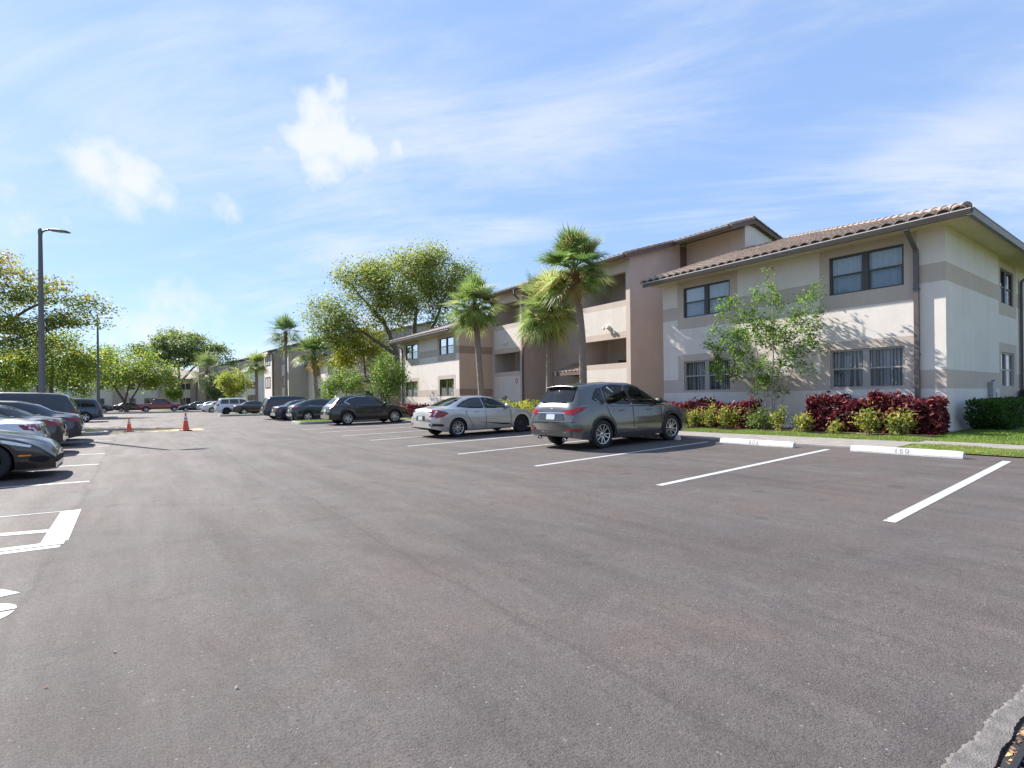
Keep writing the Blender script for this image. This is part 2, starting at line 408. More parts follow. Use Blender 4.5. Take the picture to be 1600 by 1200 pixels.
# kerbed grass islands
def island(name, x0, x1, y0, y1, label=None):
    n = 8; w = 0.16; r = 0.7
    def ring(off, z, tip=True):
        pts = []
        for cx, cy, a0 in ((x1 - r, y0 + r, -PI / 2), (x1 - r, y1 - r, 0), (x0 + r, y1 - r, PI / 2), (x0 + r, y0 + r, PI)):
            for k in range(n): a = a0 + PI / 2 * k / (n - 1); q = r - off; pts.append((cx + q * math.cos(a), cy + q * math.sin(a)))
        return [(x, y, hz(x, y) + z) for x, y in pts]
    mb = MB(); mb.grid([ring(0, -0.02), ring(0.01, 0.12), ring(0.03, 0.145), ring(w, 0.145), ring(w, 0.08)], 0, False, True)
    tag(mb.build('kerb', M['kerb']), kind='structure')
    mb = MB(); mb.face(ring(w - 0.005, 0.11)); tag(mb.build('island_lawn', M['lawn']), kind='structure')
island('i', -6.9, -0.95, 28.9, 30.6)
island('i', 7.6, 12.9, 30.6, 33.6)
island('i', -6.9, -1.2, 56.8, 59.5)
island('i', 6.4, 12.6, 54.6, 57.4)
island('i', -9.5, 6.5, 80, 83)

# ------------------------------------------------------------------ grass blades
rng = np.random.default_rng(7)
def grass(regions, name, seed=1):
    rg = np.random.default_rng(seed); V = []; MI = []
    for (x0, x1, y0, y1, n, hgt, base, mix) in regions:
        x = rg.uniform(x0, x1, n); y = rg.uniform(y0, y1, n); z = H(x, y) + base
        a = rg.uniform(0, 2 * PI, n); hh = hgt * rg.uniform(0.5, 1.3, n) * (0.75 + 0.35 * np.sin(x * 3.1 + 2 * np.sin(y * 2.3)))
        w = 0.006 + 0.004 * rg.random(n); lean = rg.uniform(0, 0.9, n) * hh; b = rg.uniform(0, 2 * PI, n)
        p0 = np.stack([x - np.cos(a) * w, y - np.sin(a) * w, z], 1); p1 = np.stack([x + np.cos(a) * w, y + np.sin(a) * w, z], 1)
        p2 = np.stack([x + np.cos(b) * lean, y + np.sin(b) * lean, z + hh], 1)
        V.append(np.stack([p0, p1, p2], 1).reshape(-1, 3)); MI.append(rg.choice(3, n, p=mix))
    V = np.concatenate(V); MI = np.concatenate(MI); n = len(MI)
    me = bpy.data.meshes.new(name); me.vertices.add(3 * n); me.vertices.foreach_set('co', V.ravel())
    me.loops.add(3 * n); me.loops.foreach_set('vertex_index', np.arange(3 * n)); me.polygons.add(n)
    me.polygons.foreach_set('loop_start', np.arange(0, 3 * n, 3)); me.polygons.foreach_set('loop_total', np.full(n, 3))
    for k in ('blade1', 'blade2', 'blade3'): me.materials.append(M[k])
    me.polygons.foreach_set('material_index', MI); me.update(calc_edges=True)
    o = bpy.data.objects.new(name, me); COL.objects.link(o)
    return tag(o, 'short green and straw coloured grass along the sidewalk and around the islands', 'grass', kind='stuff')
grass([(14.5, 15.95, 4.15, 13.6, 42000, .06, .02, (.5, .3, .2)), (14.95, 16.0, 0.0, 4.3, 16000, .06, .02, (.55, .3, .15)), (12.86, 14.08, 0.6, 4.12, 12000, .05, .02, (.45, .25, .3)),
       (16.0, 18.4, 0.5, 4.3, 22000, .07, .02, (.35, .6, .05)), (18.4, 30, -1.5, 3.5, 32000, .07, .02, (.5, .45, .05)),
       (14.55, 15.8, 13.6, 32, 16000, .07, .02, (.5, .3, .2)), (7.9, 12.7, 30.9, 33.3, 9000, .08, .11, (.75, .2, .05)), (-6.7, -1.2, 29.1, 30.4, 6000, .08, .11, (.7, .2, .1))], 'grass')

# ------------------------------------------------------------------ foliage kit
def leaf_mesh(name, P, size, mats, weights, rg, up=0.35, aspect=0.55, parent=None, sizes=None, sortcol=None):
    """P: leaf positions (n,3); each leaf is a folded diamond"""
    n = len(P)
    d = rg.normal(size=(n, 3)); d[:, 2] = d[:, 2] * 0.6 - 0.15; d /= np.linalg.norm(d, axis=1)[:, None]
    nrm = rg.normal(size=(n, 3)); nrm[:, 2] += up * 3; s = np.cross(d, nrm); s /= np.linalg.norm(s, axis=1)[:, None] + 1e-9
    nn = np.cross(s, d)
    L = (size if sizes is None else sizes) * rg.uniform(0.65, 1.35, n); L = L[:, None]
    w = L * aspect * 0.5
    a = P - d * L * .5; t = P + d * L * .5 - nn * L * 0.08
    l = P - s * w + nn * L * 0.08; r = P + s * w + nn * L * 0.08
    V = np.stack([a, r, t, l], 1).reshape(-1, 3)
    me = bpy.data.meshes.new(name); me.vertices.add(4 * n); me.vertices.foreach_set('co', V.ravel())
    idx = np.arange(4 * n).reshape(n, 4); tri = np.stack([idx[:, [0, 1, 2]], idx[:, [0, 2, 3]]], 1).reshape(-1, 3)
    me.loops.add(6 * n); me.loops.foreach_set('vertex_index', tri.ravel()); me.polygons.add(2 * n)
    me.polygons.foreach_set('loop_start', np.arange(0, 6 * n, 3)); me.polygons.foreach_set('loop_total', np.full(2 * n, 3))
    for q in mats: me.materials.append(M[q])
    mi = rg.choice(len(mats), n, p=weights) if sortcol is None else sortcol
    me.polygons.foreach_set('material_index', np.repeat(mi, 2)); me.update(calc_edges=True)
    o = bpy.data.objects.new(name, me); COL.objects.link(o)
    if parent is not None: o.parent = parent
    return o
def leafmat(name, c, tr=0.58, rough=0.45):
    c = tuple(min(.8, q * (1.9 if name.startswith('oak') else 1.4 if name.startswith(('palm', 'teal', 'red')) else 1.30 if name.startswith('myrtle') else 1.02)) for q in c)
    M[name] = mat(name, c, rough, spec=0.35, col2=tuple(q * 0.75 for q in c), scale=1.2, detail=2, trans=tr)
for nme, c in dict(oak_dark=(.055, .085, .022), oak_mid=(.105, .150, .035), oak_light=(.20, .24, .06), oak_yellow=(.26, .25, .06), gold=(.36, .27, .03), lime=(.26, .36, .05), lime2=(.16, .27, .04),
                   gold_lime=(.42, .42, .05), teal=(.045, .085, .035), myrtle=(.13, .22, .04), myrtle2=(.21, .33, .06), myrtle3=(.07, .12, .03), red1=(.21, .040, .045), red2=(.085, .020, .030), red3=(.30, .12, .11),
                   red4=(.06, .012, .02), croton=(.50, .46, .09), croton2=(.28, .34, .08), croton3=(.12, .18, .05), hedge1=(.035, .085, .015), hedge2=(.06, .14, .02), hedge3=(.09, .18, .03),
                   palm1=(.11, .18, .045), palm2=(.19, .27, .07), palm3=(.34, .39, .14), palm_dead=(.30, .20, .09), grey_green=(.17, .22, .11), pale_palm=(.20, .27, .13)).items(): leafmat(nme, c)
M['bark'] = mat('bark', (.17, .135, .11), .9, col2=(.09, .07, .06), scale=7, bump=.8, bscale=14)
M['bark_light'] = mat('bark_light', (.36, .29, .22), .85, col2=(.22, .17, .13), scale=9, bump=.4, bscale=14)
M['palm_bark'] = mat('palm_bark', (.30, .25, .21), .9, col2=(.17, .135, .11), scale=5, bump=.9, bscale=16, stretch=(1, 1, 5))
M['palm_boot'] = mat('palm_boot', (.24, .13, .06), .9, col2=(.10, .055, .03), scale=12, bump=.8)

def tree(name, loc, trunks, blobs, ntips, leaves, lsize, mats, weights, label, cat='tree', group=None, seed=0, r0=.18, clump=.55, bark='bark', flat=1.0, tipr=.012, aspect=.55, mats_top=None, droop=0.0, sides=6):
    """trunks: polylines (local); blobs: (cx,cy,cz,rx,ry,rz) crown volumes; thin limbs grow to points in them"""
    rg = np.random.default_rng(seed)
    root = empty(name, (loc[0], loc[1], hz(loc[0], loc[1]) + (loc[2] if len(loc) > 2 else 0)), label=label, cat=cat, group=group)
    mb = MB(); nodes = []; 
    for pl, ra, rb in trunks:
        pl = [np.array(p, float) for p in pl]
        sm = []
        for i in range(len(pl) - 1):
            for t in np.linspace(0, 1, 5)[:-1]: sm.append(pl[i] * (1 - t) + pl[i + 1] * t + rg.normal(size=3) * ra * .12 * (i + t > 0))
        sm.append(pl[-1]); rad = [ra + (rb - ra) * (i / (len(sm) - 1)) ** .8 for i in range(len(sm))]
        if pl[0][2] <= 0.01: rad[0] *= 1.35
        mb.tube(sm, rad, sides + 2)
        for p, q in zip(sm, rad):
            if p[2] > pl[0][2] + (pl[-1][2] - pl[0][2]) * .35: nodes.append((p, q))
    vol = np.array([b[3] * b[4] * b[5] for b in blobs]) ** .8; vol /= vol.sum()
    tips = []
    for k in range(ntips):
        b = blobs[rg.choice(len(blobs), p=vol)]
        d = rg.normal(size=3); d /= np.linalg.norm(d); rr = rg.uniform(.35, 1) ** .5
        tips.append(np.array(b[:3]) + d * rr * np.array(b[3:6]))
    c0 = nodes[0][0]
    tips.sort(key=lambda p: np.linalg.norm(p - c0))
    NP = np.array([q[0] for q in nodes]); NR = [q[1] for q in nodes]
    P = []
    for tp in tips:
        dd = np.linalg.norm(NP - tp, axis=1) + np.maximum(0, NP[:, 2] - tp[2]) * .8
        i = int(np.argmin(dd)); s = NP[i]; L = np.linalg.norm(tp - s)
        mid = (s + tp) / 2 + rg.normal(size=3) * L * .10 + np.array((0, 0, L * (.08 - droop)))
        r1 = min(NR[i] * .6, .012 + L * .016); r1 = max(r1, tipr)
        path = [s, s * .5 + mid * .5 + rg.normal(size=3) * L * .03, mid, mid * .5 + tp * .5 + rg.normal(size=3) * L * .04, tp]
        rad = [r1, r1 * .85, r1 * .7, r1 * .5, tipr * .6]
        mb.tube(path, rad, sides - 1 if L > 1 else 4)
        NP = np.vstack([NP, path[2], path[3], path[4]]); NR += rad[2:]
        q = max(3, int(leaves / ntips * rg.uniform(.5, 1.5)))
        g = rg.normal(size=(q, 3)) * clump * .5; g[:, 2] *= flat
        tt = rg.random(q)[:, None]
        base = np.where(tt < .3, path[3] + (tp - path[3]) * (tt / .3), tp)
        P.append(base + g)
    mb.build('trunk', M[bark], root)
    P = np.concatenate(P); n = len(P)
    mi = rg.choice(len(mats), n, p=weights)
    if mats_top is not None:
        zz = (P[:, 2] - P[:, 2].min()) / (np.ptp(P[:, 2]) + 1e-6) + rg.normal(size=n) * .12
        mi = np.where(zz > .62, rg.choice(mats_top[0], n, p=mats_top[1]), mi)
    leaf_mesh('crown', P, lsize, mats, weights, rg, parent=root, sortcol=mi, aspect=aspect)
    return root

def palm(loc, hgt, rc, label, seed, lean=(0, 0), nf=38, trunk_r=.16, mats=('palm1', 'palm2', 'palm3', 'palm_dead'), w=(.42, .38, .16, .04), bow=(0, 0), skirt=0.25, lod=1.0, name='palm_tree', group='cabbage palms'):
    rg = np.random.default_rng(seed)
    root = empty(name, (loc[0], loc[1], hz(*loc[:2])), label=label, cat='palm tree', group=group)
    top = Vector((lean[0], lean[1], hgt))
    def tp(t):
        return Vector((lean[0] * t + bow[0] * math.sin(PI * t) , lean[1] * t + bow[1] * math.sin(PI * t), hgt * t))
    mb = MB(); N = int(hgt * 9 * lod) + 4
    pts = [tp(i / N) for i in range(N + 1)]
    rad = [trunk_r * (1.25 - .3 * min(1, i / N * 3) - .1 * i / N) * (1 + (.045 if i % 2 else -.02)) for i in range(N + 1)]
    mb.tube(pts, rad, 12); mb.build('trunk', M['palm_bark'], root)
    # old leaf bases under the crown
    mb = MB()
    for k in range(int(46 * lod)):
        t = 1 - rg.random() ** 1.4 * min(.45, 1.5 / hgt); a = rg.uniform(0, 2 * PI); p = tp(t)
        o = Vector((math.cos(a), math.sin(a), 0)); s_ = Vector((-o.y, o.x, 0)); r = trunk_r * .9
        b0 = p + o * r; b1 = p + o * (r + .10) + Vector((0, 0, .22))
        mb.face([b0 - s_ * .05, b0 + s_ * .05, b1 + s_ * .03, b1 - s_ * .03]); mb.face([b0 + s_ * .05 - o * .04, b0 - s_ * .05 - o * .04, b1 - s_ * .03 - o * .03, b1 + s_ * .03 - o * .03])
    mb.tube([tp(max(.5, 1 - 1.0 / hgt)), tp(1), tp(1) + Vector((0, 0, .12))], [trunk_r * 1.02, trunk_r * 1.2, trunk_r * .5], 10)
    mb.build('leaf_base', M['palm_boot'], root)
    mb = MB(); nleaf = int(30 * lod)
    for k in range(nf):
        u = (k + .5) / nf
        el = R(88) - u ** 1.1 * R(125 + 30 * skirt) + rg.normal() * .26
        a = k * 2.39996 + rg.normal() * .2
        o = Vector((math.cos(a), math.sin(a), 0)); z = Vector((0, 0, 1)); s_ = Vector((-o.y, o.x, 0))
        d = (o * math.cos(el) + z * math.sin(el)).normalized()
        pl = rc * rg.uniform(.26, .54)
        st = tp(1) + Vector((0, 0, .05)); p1 = st + d * pl * .55; p2 = st + d * pl - z * pl * .10
        mi = 3 if (u > .9 and rg.random() < .6) else int(rg.choice(4, p=w))
        mb.tube([st, p1, p2], [.02, .014, .010], 4, mi)
        fd = (p2 - p1).normalized(); fn = s_.cross(fd).normalized()
        if fn.z < 0 and el > -1.2: fn = -fn
        fl = rc * rg.uniform(.54, .72)
        for j in range(nleaf):
            f = (j + .5) / nleaf * 2 - 1; an = f * R(118)
            ld = (fd * math.cos(an) + s_ * math.sin(an) + fn * (.12 + .25 * abs(f))).normalized()
            ln = fl * (1 - .30 * abs(f)) * rg.uniform(.85, 1.1)
            b = p2 + fd * .02; wv = ld.cross(fn).normalized() * (.027 if lod > .8 else .040)
            c1 = b + ld * ln * .5; drop = rg.uniform(.02, .24) + .18 * u
            c2 = b + ld * ln - z * ln * drop * (0.6 + .4 * abs(f)) - ld * ln * .12
            q = mi if rg.random() < .75 else int(rg.choice(4, p=w))
            mb.face([b - wv * .5, b + wv * .5, c1 + wv, c1 - wv], q); mb.face([c1 - wv, c1 + wv, c2], q)
    mb.build('crown', [M[q] for q in mats], root)
    return root

def hedge(name, x0, x1, y0, y1, h, n, lsize, mats, w, label, cat='hedge', seed=3, uneven=.12, aspect=.6, group=None, z0=.0):
    rg = np.random.default_rng(seed)
    root = empty(name, ((x0 + x1) / 2, (y0 + y1) / 2, hz((x0 + x1) / 2, (y0 + y1) / 2)), label=label, cat=cat, group=group)
    lx, ly = (x1 - x0) / 2, (y1 - y0) / 2
    u = rg.uniform(-1, 1, (n, 3)); 
    # push towards the shell
    k = rg.integers(0, 3, n); sgn = np.sign(u[np.arange(n), k]); shell = rg.random(n) < .7
    u[np.arange(n), k] = np.where(shell, sgn * (1 - rg.random(n) ** 1.5 * .25), u[np.arange(n), k])
    x = u[:, 0] * lx; y = u[:, 1] * ly
    hh = h * (1 - uneven + uneven * (np.sin(y * 2.7 + seed) * .5 + np.sin(x * 3.1 + y * 5.3 + seed) * .3 + rg.normal(size=n) * .35))
    zz = z0 + (u[:, 2] * .5 + .5) * (hh - z0); bulge = 1 + uneven * .6 * np.sin(y * 3.3 + zz * 4 + seed)
    taper = np.clip(.72 + .6 * zz / h, .7, 1)
    P = np.stack([x * bulge * taper, y * (1 + .03 * np.sin(zz * 6)), zz], 1)
    mb = MB()
    for i in range(int(max(5, ly * 2 * lx * 2 * 9))):
        bx, by = rg.uniform(-lx * .6, lx * .6), rg.uniform(-ly * .95, ly * .95)
        mb.tube([(bx, by, -.02), (bx + rg.normal() * .06, by + rg.normal() * .06, h * .5), (bx + rg.normal() * .14, by + rg.normal() * .14, h * .86)], [.016, .011, .004], 4)
    mb.build('stems', M['bark'], root)
    leaf_mesh('foliage', P, lsize, mats, w, rg, parent=root, aspect=aspect)
    return root
def shrub(loc, r, h, n, lsize, mats, w, label, seed, name='shrub', group=None, cat='shrub'):
    rg = np.random.default_rng(seed)
    root = empty(name, (loc[0], loc[1], hz(*loc)), label=label, cat=cat, group=group)
    mb = MB(); P = []; k = int(9 + 10 * r)
    for i in range(k):
        a = rg.uniform(0, 2 * PI); q = r * rg.uniform(.15, .95); hh = h * rg.uniform(.45, 1.0) * (1 - .25 * (q / r) ** 2)
        e = np.array((math.cos(a) * q, math.sin(a) * q, hh)); s = np.array((math.cos(a) * q * .25, math.sin(a) * q * .25, -.01))
        mb.tube([s, s * .5 + e * .5 + rg.normal(size=3) * .03, e], [.010, .007, .004], 4)
        m_ = int(n / k); t = rg.random(m_)[:, None] ** .6
        P.append(s + (e - s) * (.25 + .75 * t) + rg.normal(size=(m_, 3)) * (.05 + .10 * r))
    mb.build('stems', M['bark_light'], root)
    P = np.concatenate(P); P[:, 2] = np.maximum(P[:, 2], .03)
    leaf_mesh('foliage', P, lsize, mats, w, rg, parent=root, aspect=.5)
    return root

# ------------------------------------------------------------------ building kit
def stucco(name, c, c2=None, bump=.8):
    m_ = M[name] = mat(name, c, .9, spec=.25, col2=c2 or tuple(q * .91 for q in c), scale=1.3, detail=10, bump=bump * .55, bscale=75)
    T = m_.node_tree; P = T.nodes['Principled BSDF']; src = P.inputs['Base Color'].links[0].from_socket
    tcn = nd('ShaderNodeTexCoord', T); mp_ = nd('ShaderNodeMapping', T); T.links.new(tcn.outputs['Object'], mp_.inputs['Vector']); mp_.inputs['Scale'].default_value = (1.5, 1.5, .22)
    n = nd('ShaderNodeTexNoise', T); T.links.new(mp_.outputs[0], n.inputs['Vector']); n.inputs['Scale'].default_value = 2.0; n.inputs['Detail'].default_value = 8; n.inputs['Roughness'].default_value = .7
    r = nd('ShaderNodeMapRange', T); T.links.new(n.outputs[0], r.inputs['Value'])
    for k, q in zip(('From Min', 'From Max', 'To Min', 'To Max'), (.30, .66, .945, 1.02)): r.inputs[k].default_value = q
    v = nd('ShaderNodeVectorMath', T, operation='SCALE'); T.links.new(src, v.inputs[0]); T.links.new(r.outputs[0], v.inputs['Scale']); T.links.new(v.outputs[0], P.inputs['Base Color'])
stucco('wall_cream', (.73, .67, .625)); stucco('wall_band', (.53, .455, .40)); stucco('wall_white', (.70, .66, .635))
stucco('wall_mauve', (.47, .385, .35), bump=.25); stucco('wall_pink', (.62, .45, .35), bump=.25); stucco('wall_brown', (.37, .26, .20), bump=.25); stucco('wall_grey', (.44, .40, .365), bump=.25)
stucco('soffit', (.66, .57, .43), bump=.1); stucco('soffit_brown', (.46, .36, .27), bump=.1)
M['metal_brown'] = mat('metal_brown', (.085, .070, .064), .38, spec=.6, col2=(.11, .092, .085), scale=3)
M['metal_edge'] = mat('metal_edge', (.52, .49, .47), .35)  # highlight along the gutter lip, put into the colour
M['tile'] = mat('tile', (.37, .290, .240), .75, col2=(.20, .15, .13), scale=3.2, detail=9, bump=.5, bscale=30)
M['tile_far'] = mat('tile_far', (.30, .22, .19), .8, col2=(.21, .155, .14), scale=2.2, detail=7)
M['fascia'] = mat('fascia', (.12, .085, .075), .7)
M['win_frame'] = mat('win_frame', (.05, .046, .044), .45)
M['win_frame_grey'] = mat('win_frame_grey', (.33, .31, .295), .5)
M['curtain'] = mat('curtain', (.78, .82, .86), .9); M['slat'] = mat('slat', (.50, .51, .53), .7)
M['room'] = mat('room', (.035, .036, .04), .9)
M['screen'] = glass('screen', (.80, .82, .84), .12, .6); M['pane'] = glass('pane', (.62, .70, .76), 1.0); M['pane_grey'] = glass('pane_grey', (.70, .72, .76), .8)
M['dark_room'] = mat('dark_room', (.10, .075, .065), .9)
M['white_metal'] = mat('white_metal', (.72, .72, .70), .4); M['grey_metal'] = mat('grey_metal', (.33, .34, .35), .5, col2=(.26, .27, .28), scale=9)
M['sign_red'] = mat('sign_red', (.65, .03, .05), .5); M['sign_white'] = mat('sign_white', (.8, .8, .8), .5)
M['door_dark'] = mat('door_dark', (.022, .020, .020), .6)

class Bld:
    def __init__(s, loc, **k):
        s.root = empty('apartment_building', loc, **k); s.inv = Matrix.Translation(-Vector(loc))
    def add(s, mb, name, mats, parent=None, sharp=None):
        o = mb.build(name, mats, None, sharp); o.parent = parent or s.root
        if parent is None: o.matrix_parent_inverse = s.inv
        return o
def wall_mesh(mb, o, u, n, L, z0, z1, holes=(), zone=None, cuts=(), zcuts=(), depth=.12, mi=0):
    """rectangular wall from o along u; holes (s0,s1,z0,z1); zone(s,z) gives the paint of each cell"""
    o = Vector(o); u = Vector(u); n = Vector(n)
    S = sorted(set([0, L] + [q for h in holes for q in h[:2]] + list(cuts))); Z = sorted(set([z0, z1] + [q for h in holes for q in h[2:]] + list(zcuts)))
    S = [q for q in S if -1e-6 <= q <= L + 1e-6]; Z = [q for q in Z if z0 - 1e-6 <= q <= z1 + 1e-6]
    P = lambda s_, z, d=0: Vector((o.x, o.y, 0)) + u * s_ + Vector((0, 0, z)) - n * d
    flip = u.cross(Vector((0, 0, 1))).dot(n) < 0
    for i in range(len(S) - 1):
        for j in range(len(Z) - 1):
            c = ((S[i] + S[i + 1]) / 2, (Z[j] + Z[j + 1]) / 2)
            if any(h[0] < c[0] < h[1] and h[2] < c[1] < h[3] for h in holes): continue
            q = [P(S[i], Z[j]), P(S[i + 1], Z[j]), P(S[i + 1], Z[j + 1]), P(S[i], Z[j + 1])]
            if flip: q.reverse()
            mb.face(q, zone(*c) if zone else mi)
    for a, b, c, d in holes:
        zz = zone((a + b) / 2, d + .02) if zone else mi
        for q in ([P(a, c), P(b, c), P(b, c, depth), P(a, c, depth)], [P(a, d), P(a, d, depth), P(b, d, depth), P(b, d)], [P(a, c), P(a, c, depth), P(a, d, depth), P(a, d)], [P(b, c), P(b, d), P(b, d, depth), P(b, c, depth)]):
            mb.face(q, zz)
def window(B, o, u, n, s0, s1, z0, z1, kind, seed=0, lod=2, frame='win_frame', depth=.10):
    """aluminium window: pairs of single-hung sashes, with what hangs behind the glass"""
    rg = random.Random(seed); o = Vector(o); u = Vector(u); n = Vector(n)
    def fb(mb, a0, a1, d0, d1, c0, c1, mi=0):
        p = [Vector((o.x, o.y, 0)) + u * s + Vector((0, 0, z)) - n * d for z in (c0, c1) for d in (d0, d1) for s in (a0, a1)]
        b = len(mb.v); mb.v += [tuple(q) for q in p]
        for q in ((0, 2, 3, 1), (4, 5, 7, 6), (0, 1, 5, 4), (2, 6, 7, 3), (0, 4, 6, 2), (1, 3, 7, 5)): mb.f.append(tuple(b + i for i in q)); mb.m.append(mi); mb.sm.append(False)
    t = .055; mid = (s0 + s1) / 2; zm = z0 + (z1 - z0) * .50; g = .085 if (s1 - s0) > 1.6 else .03
    mb = MB()
    e = .003
    fb(mb, s0 + e, s0 + t, depth - .055, depth + .02, z0 + e, z1 - e); fb(mb, s1 - t, s1 - e, depth - .055, depth + .02, z0 + e, z1 - e)
    fb(mb, s0 + t, s1 - t, depth - .055, depth + .02, z1 - t, z1 - e); fb(mb, s0 + t, s1 - t, depth - .055, depth + .02, z0 + e, z0 + t * .8)
    fb(mb, mid - g, mid + g, depth - .055, depth + .02, z0 + t * .8, z1 - t)
    for a, b in ((s0 + t, mid - g), (mid + g, s1 - t)):
        fb(mb, a, b, depth - .04, depth + .015, zm - .022, zm + .022)
        fb(mb, a, a + .022, depth - .035, depth + .01, z0 + t * .8, zm - .022); fb(mb, b - .022, b, depth - .035, depth + .01, z0 + t * .8, zm - .022)
    w = B.add(mb, 'window', M[frame])
    mb = MB()
    for a, b in ((s0 + t, mid - g), (mid + g, s1 - t)):
        q = [Vector((o.x, o.y, z)) + u * s - n * (depth - .012) for s, z in ((a, z0 + t * .8), (b, z0 + t * .8), (b, z1 - t), (a, z1 - t))]
        mb.face(q)
    B.add(mb, 'pane', M['pane' if kind == 'curtain' else 'pane_grey'], w)
    mb = MB()
    for a, b in ((s0 + t, mid - g), (mid + g, s1 - t)):
        mb.face([Vector((o.x, o.y, z)) + u * s - n * (depth - .028) for s, z in ((a + .022, z0 + t * .8), (b - .022, z0 + t * .8), (b - .022, zm - .022), (a + .022, zm - .022))])
    B.add(mb, 'insect_screen', M['screen'], w)
    mb = MB()
    if kind == 'curtain':
        for a, b in ((s0, mid), (mid, s1)):
            N = 36; rows = []
            ph = rg.random() * 6
            for zz in (z0, z1):
                rows.append([Vector((o.x, o.y, zz)) + u * (a + (b - a) * i / N) - n * (depth + .08 + .022 * math.sin(i * 1.15 + ph) + .01 * math.sin(i * .37)) for i in range(N + 1)])
            mb.grid(rows)
        B.add(mb, 'curtain', M['curtain'], w)
    elif kind == 'slats':
        s = s0 + .03
        while s < s1 - .03:
            tw = rg.uniform(.35, .95) if rg.random() < .92 else rg.uniform(.0, .2); lean = rg.uniform(-.01, .01); hw = .043
            if .62 < (s - s0) / (s1 - s0) < .78 and seed % 2 == 0: lean = rg.uniform(-.12, .12); tw = rg.uniform(.0, .5)
            dx, dd = hw * math.cos(tw), hw * math.sin(tw)
            q = [Vector((o.x, o.y, z)) + u * (s + k * dx + (lean if z == z0 else 0)) - n * (depth + .09 + k * dd) for k, z in ((-1, z0), (1, z0), (1, z1), (-1, z1))]
            mb.face(q); s += .086
        B.add(mb, 'blind', M['slat'], w)
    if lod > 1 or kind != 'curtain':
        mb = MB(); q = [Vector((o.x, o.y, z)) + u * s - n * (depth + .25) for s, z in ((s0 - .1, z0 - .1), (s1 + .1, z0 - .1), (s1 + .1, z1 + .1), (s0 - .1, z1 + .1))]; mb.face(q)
        B.add(mb, 'room_shade', M['room'], w)  # dark sheet stands in for the unlit room behind the glass
    return w

def tile_slope(mb, o, a, up, W, L, clips=(), pitch=.30, course=.38, amp=.062, na=6):
    """barrel tiles: o = lower corner, a = unit along the eave, up = unit up the slope"""
    o = Vector(o); a = Vector(a).normalized(); up = Vector(up).normalized(); n = a.cross(up)
    if n.z < 0: n = -n
    bm = bmesh.new()
    cols = int(W / pitch); nc = cols * na
    ncs = int(L / course) + 1
    for c in range(ncs):
        l0, l1 = c * course, min((c + 1) * course + .03, L + .03)
        if l0 > L: break
        rows = []
        for l, lift in ((l0, .045), (l1, .0)):
            r = []
            for i in range(nc + 1):
                ph = i / na * 2 * PI
                s_ = math.sin(ph / 1.0); zz = amp * (abs(math.sin(ph / 2)) ** .7 * 1.6 - .5)
                r.append(bm.verts.new(o + a * (W * i / nc) + up * l + n * (zz + lift)))
            rows.append(r)
        lip = [bm.verts.new(v.co - n * .035 - up * .004) for v in rows[0]]
        for i in range(nc):
            f = bm.faces.new((rows[0][i], rows[0][i + 1], rows[1][i + 1], rows[1][i])); f.smooth = True
            bm.faces.new((lip[i], lip[i + 1], rows[0][i + 1], rows[0][i]))
    for co, no in clips:
        geo = bm.verts[:] + bm.edges[:] + bm.faces[:]
        bmesh.ops.bisect_plane(bm, geom=geo, plane_co=Vector(co), plane_no=Vector(no), clear_outer=True)
    b = len(mb.v); bm.verts.index_update()
    mb.v += [tuple(v.co) for v in bm.verts]
    for f in bm.faces: mb.f.append(tuple(b + v.index for v in f.verts)); mb.m.append(0); mb.sm.append(f.smooth)
    bm.free()
def caps(mb, p, q, r=.095, seg=.40):
    p = Vector(p); q = Vector(q); L = (q - p).length; d = (q - p) / L; n = int(L / seg)
    side = d.cross(Vector((0, 0, 1))).normalized(); up = side.cross(d).normalized()
    if up.z < 0: up = -up
    for i in range(n):
        a = p + d * (L * i / n); b = p + d * (L * (i + 1) / n + .04)
        rows = []
        for c, rr in ((a, r * 1.12), (b, r * .90)):
            rows.append([c + side * math.cos(t) * rr + up * (math.sin(t) * rr) for t in np.linspace(-.25, PI + .25, 9)])
        mb.grid(rows, 0, True); mb.face(rows[0])
def gutter(mb, p, q, n, h=.15, w=.13):
    p = Vector(p); q = Vector(q); n = Vector(n); z = Vector((0, 0, 1))
    prof = [(0, 0), (.0, -h), (w * .75, -h), (w, -h * .35), (w, 0)]
    rows = [[c + n * a + z * b for a, b in prof] for c in (p, q)]
    mb.grid(rows, 0, False)
    rows = [[c + n * a + z * b for a, b in ((w - .012, .002), (w + .012, .002), (w + .012, -.022))] for c in (p, q)]
    mb.grid(rows, 1, False)
    for c in (p, q): mb.face([c + n * a + z * b for a, b in prof])
def pipe(mb, pts, w=.085, d=.07, u=(0, 1, 0), n=(-1, 0, 0)):
    u = Vector(u); n = Vector(n); rows = []
    for p in pts:
        p = Vector(p); rows.append([p + u * a * w / 2 + n * b * d / 2 for a, b in ((-1, -1), (1, -1), (1, 1), (-1, 1))])
    mb.grid(rows, 0, False, True)

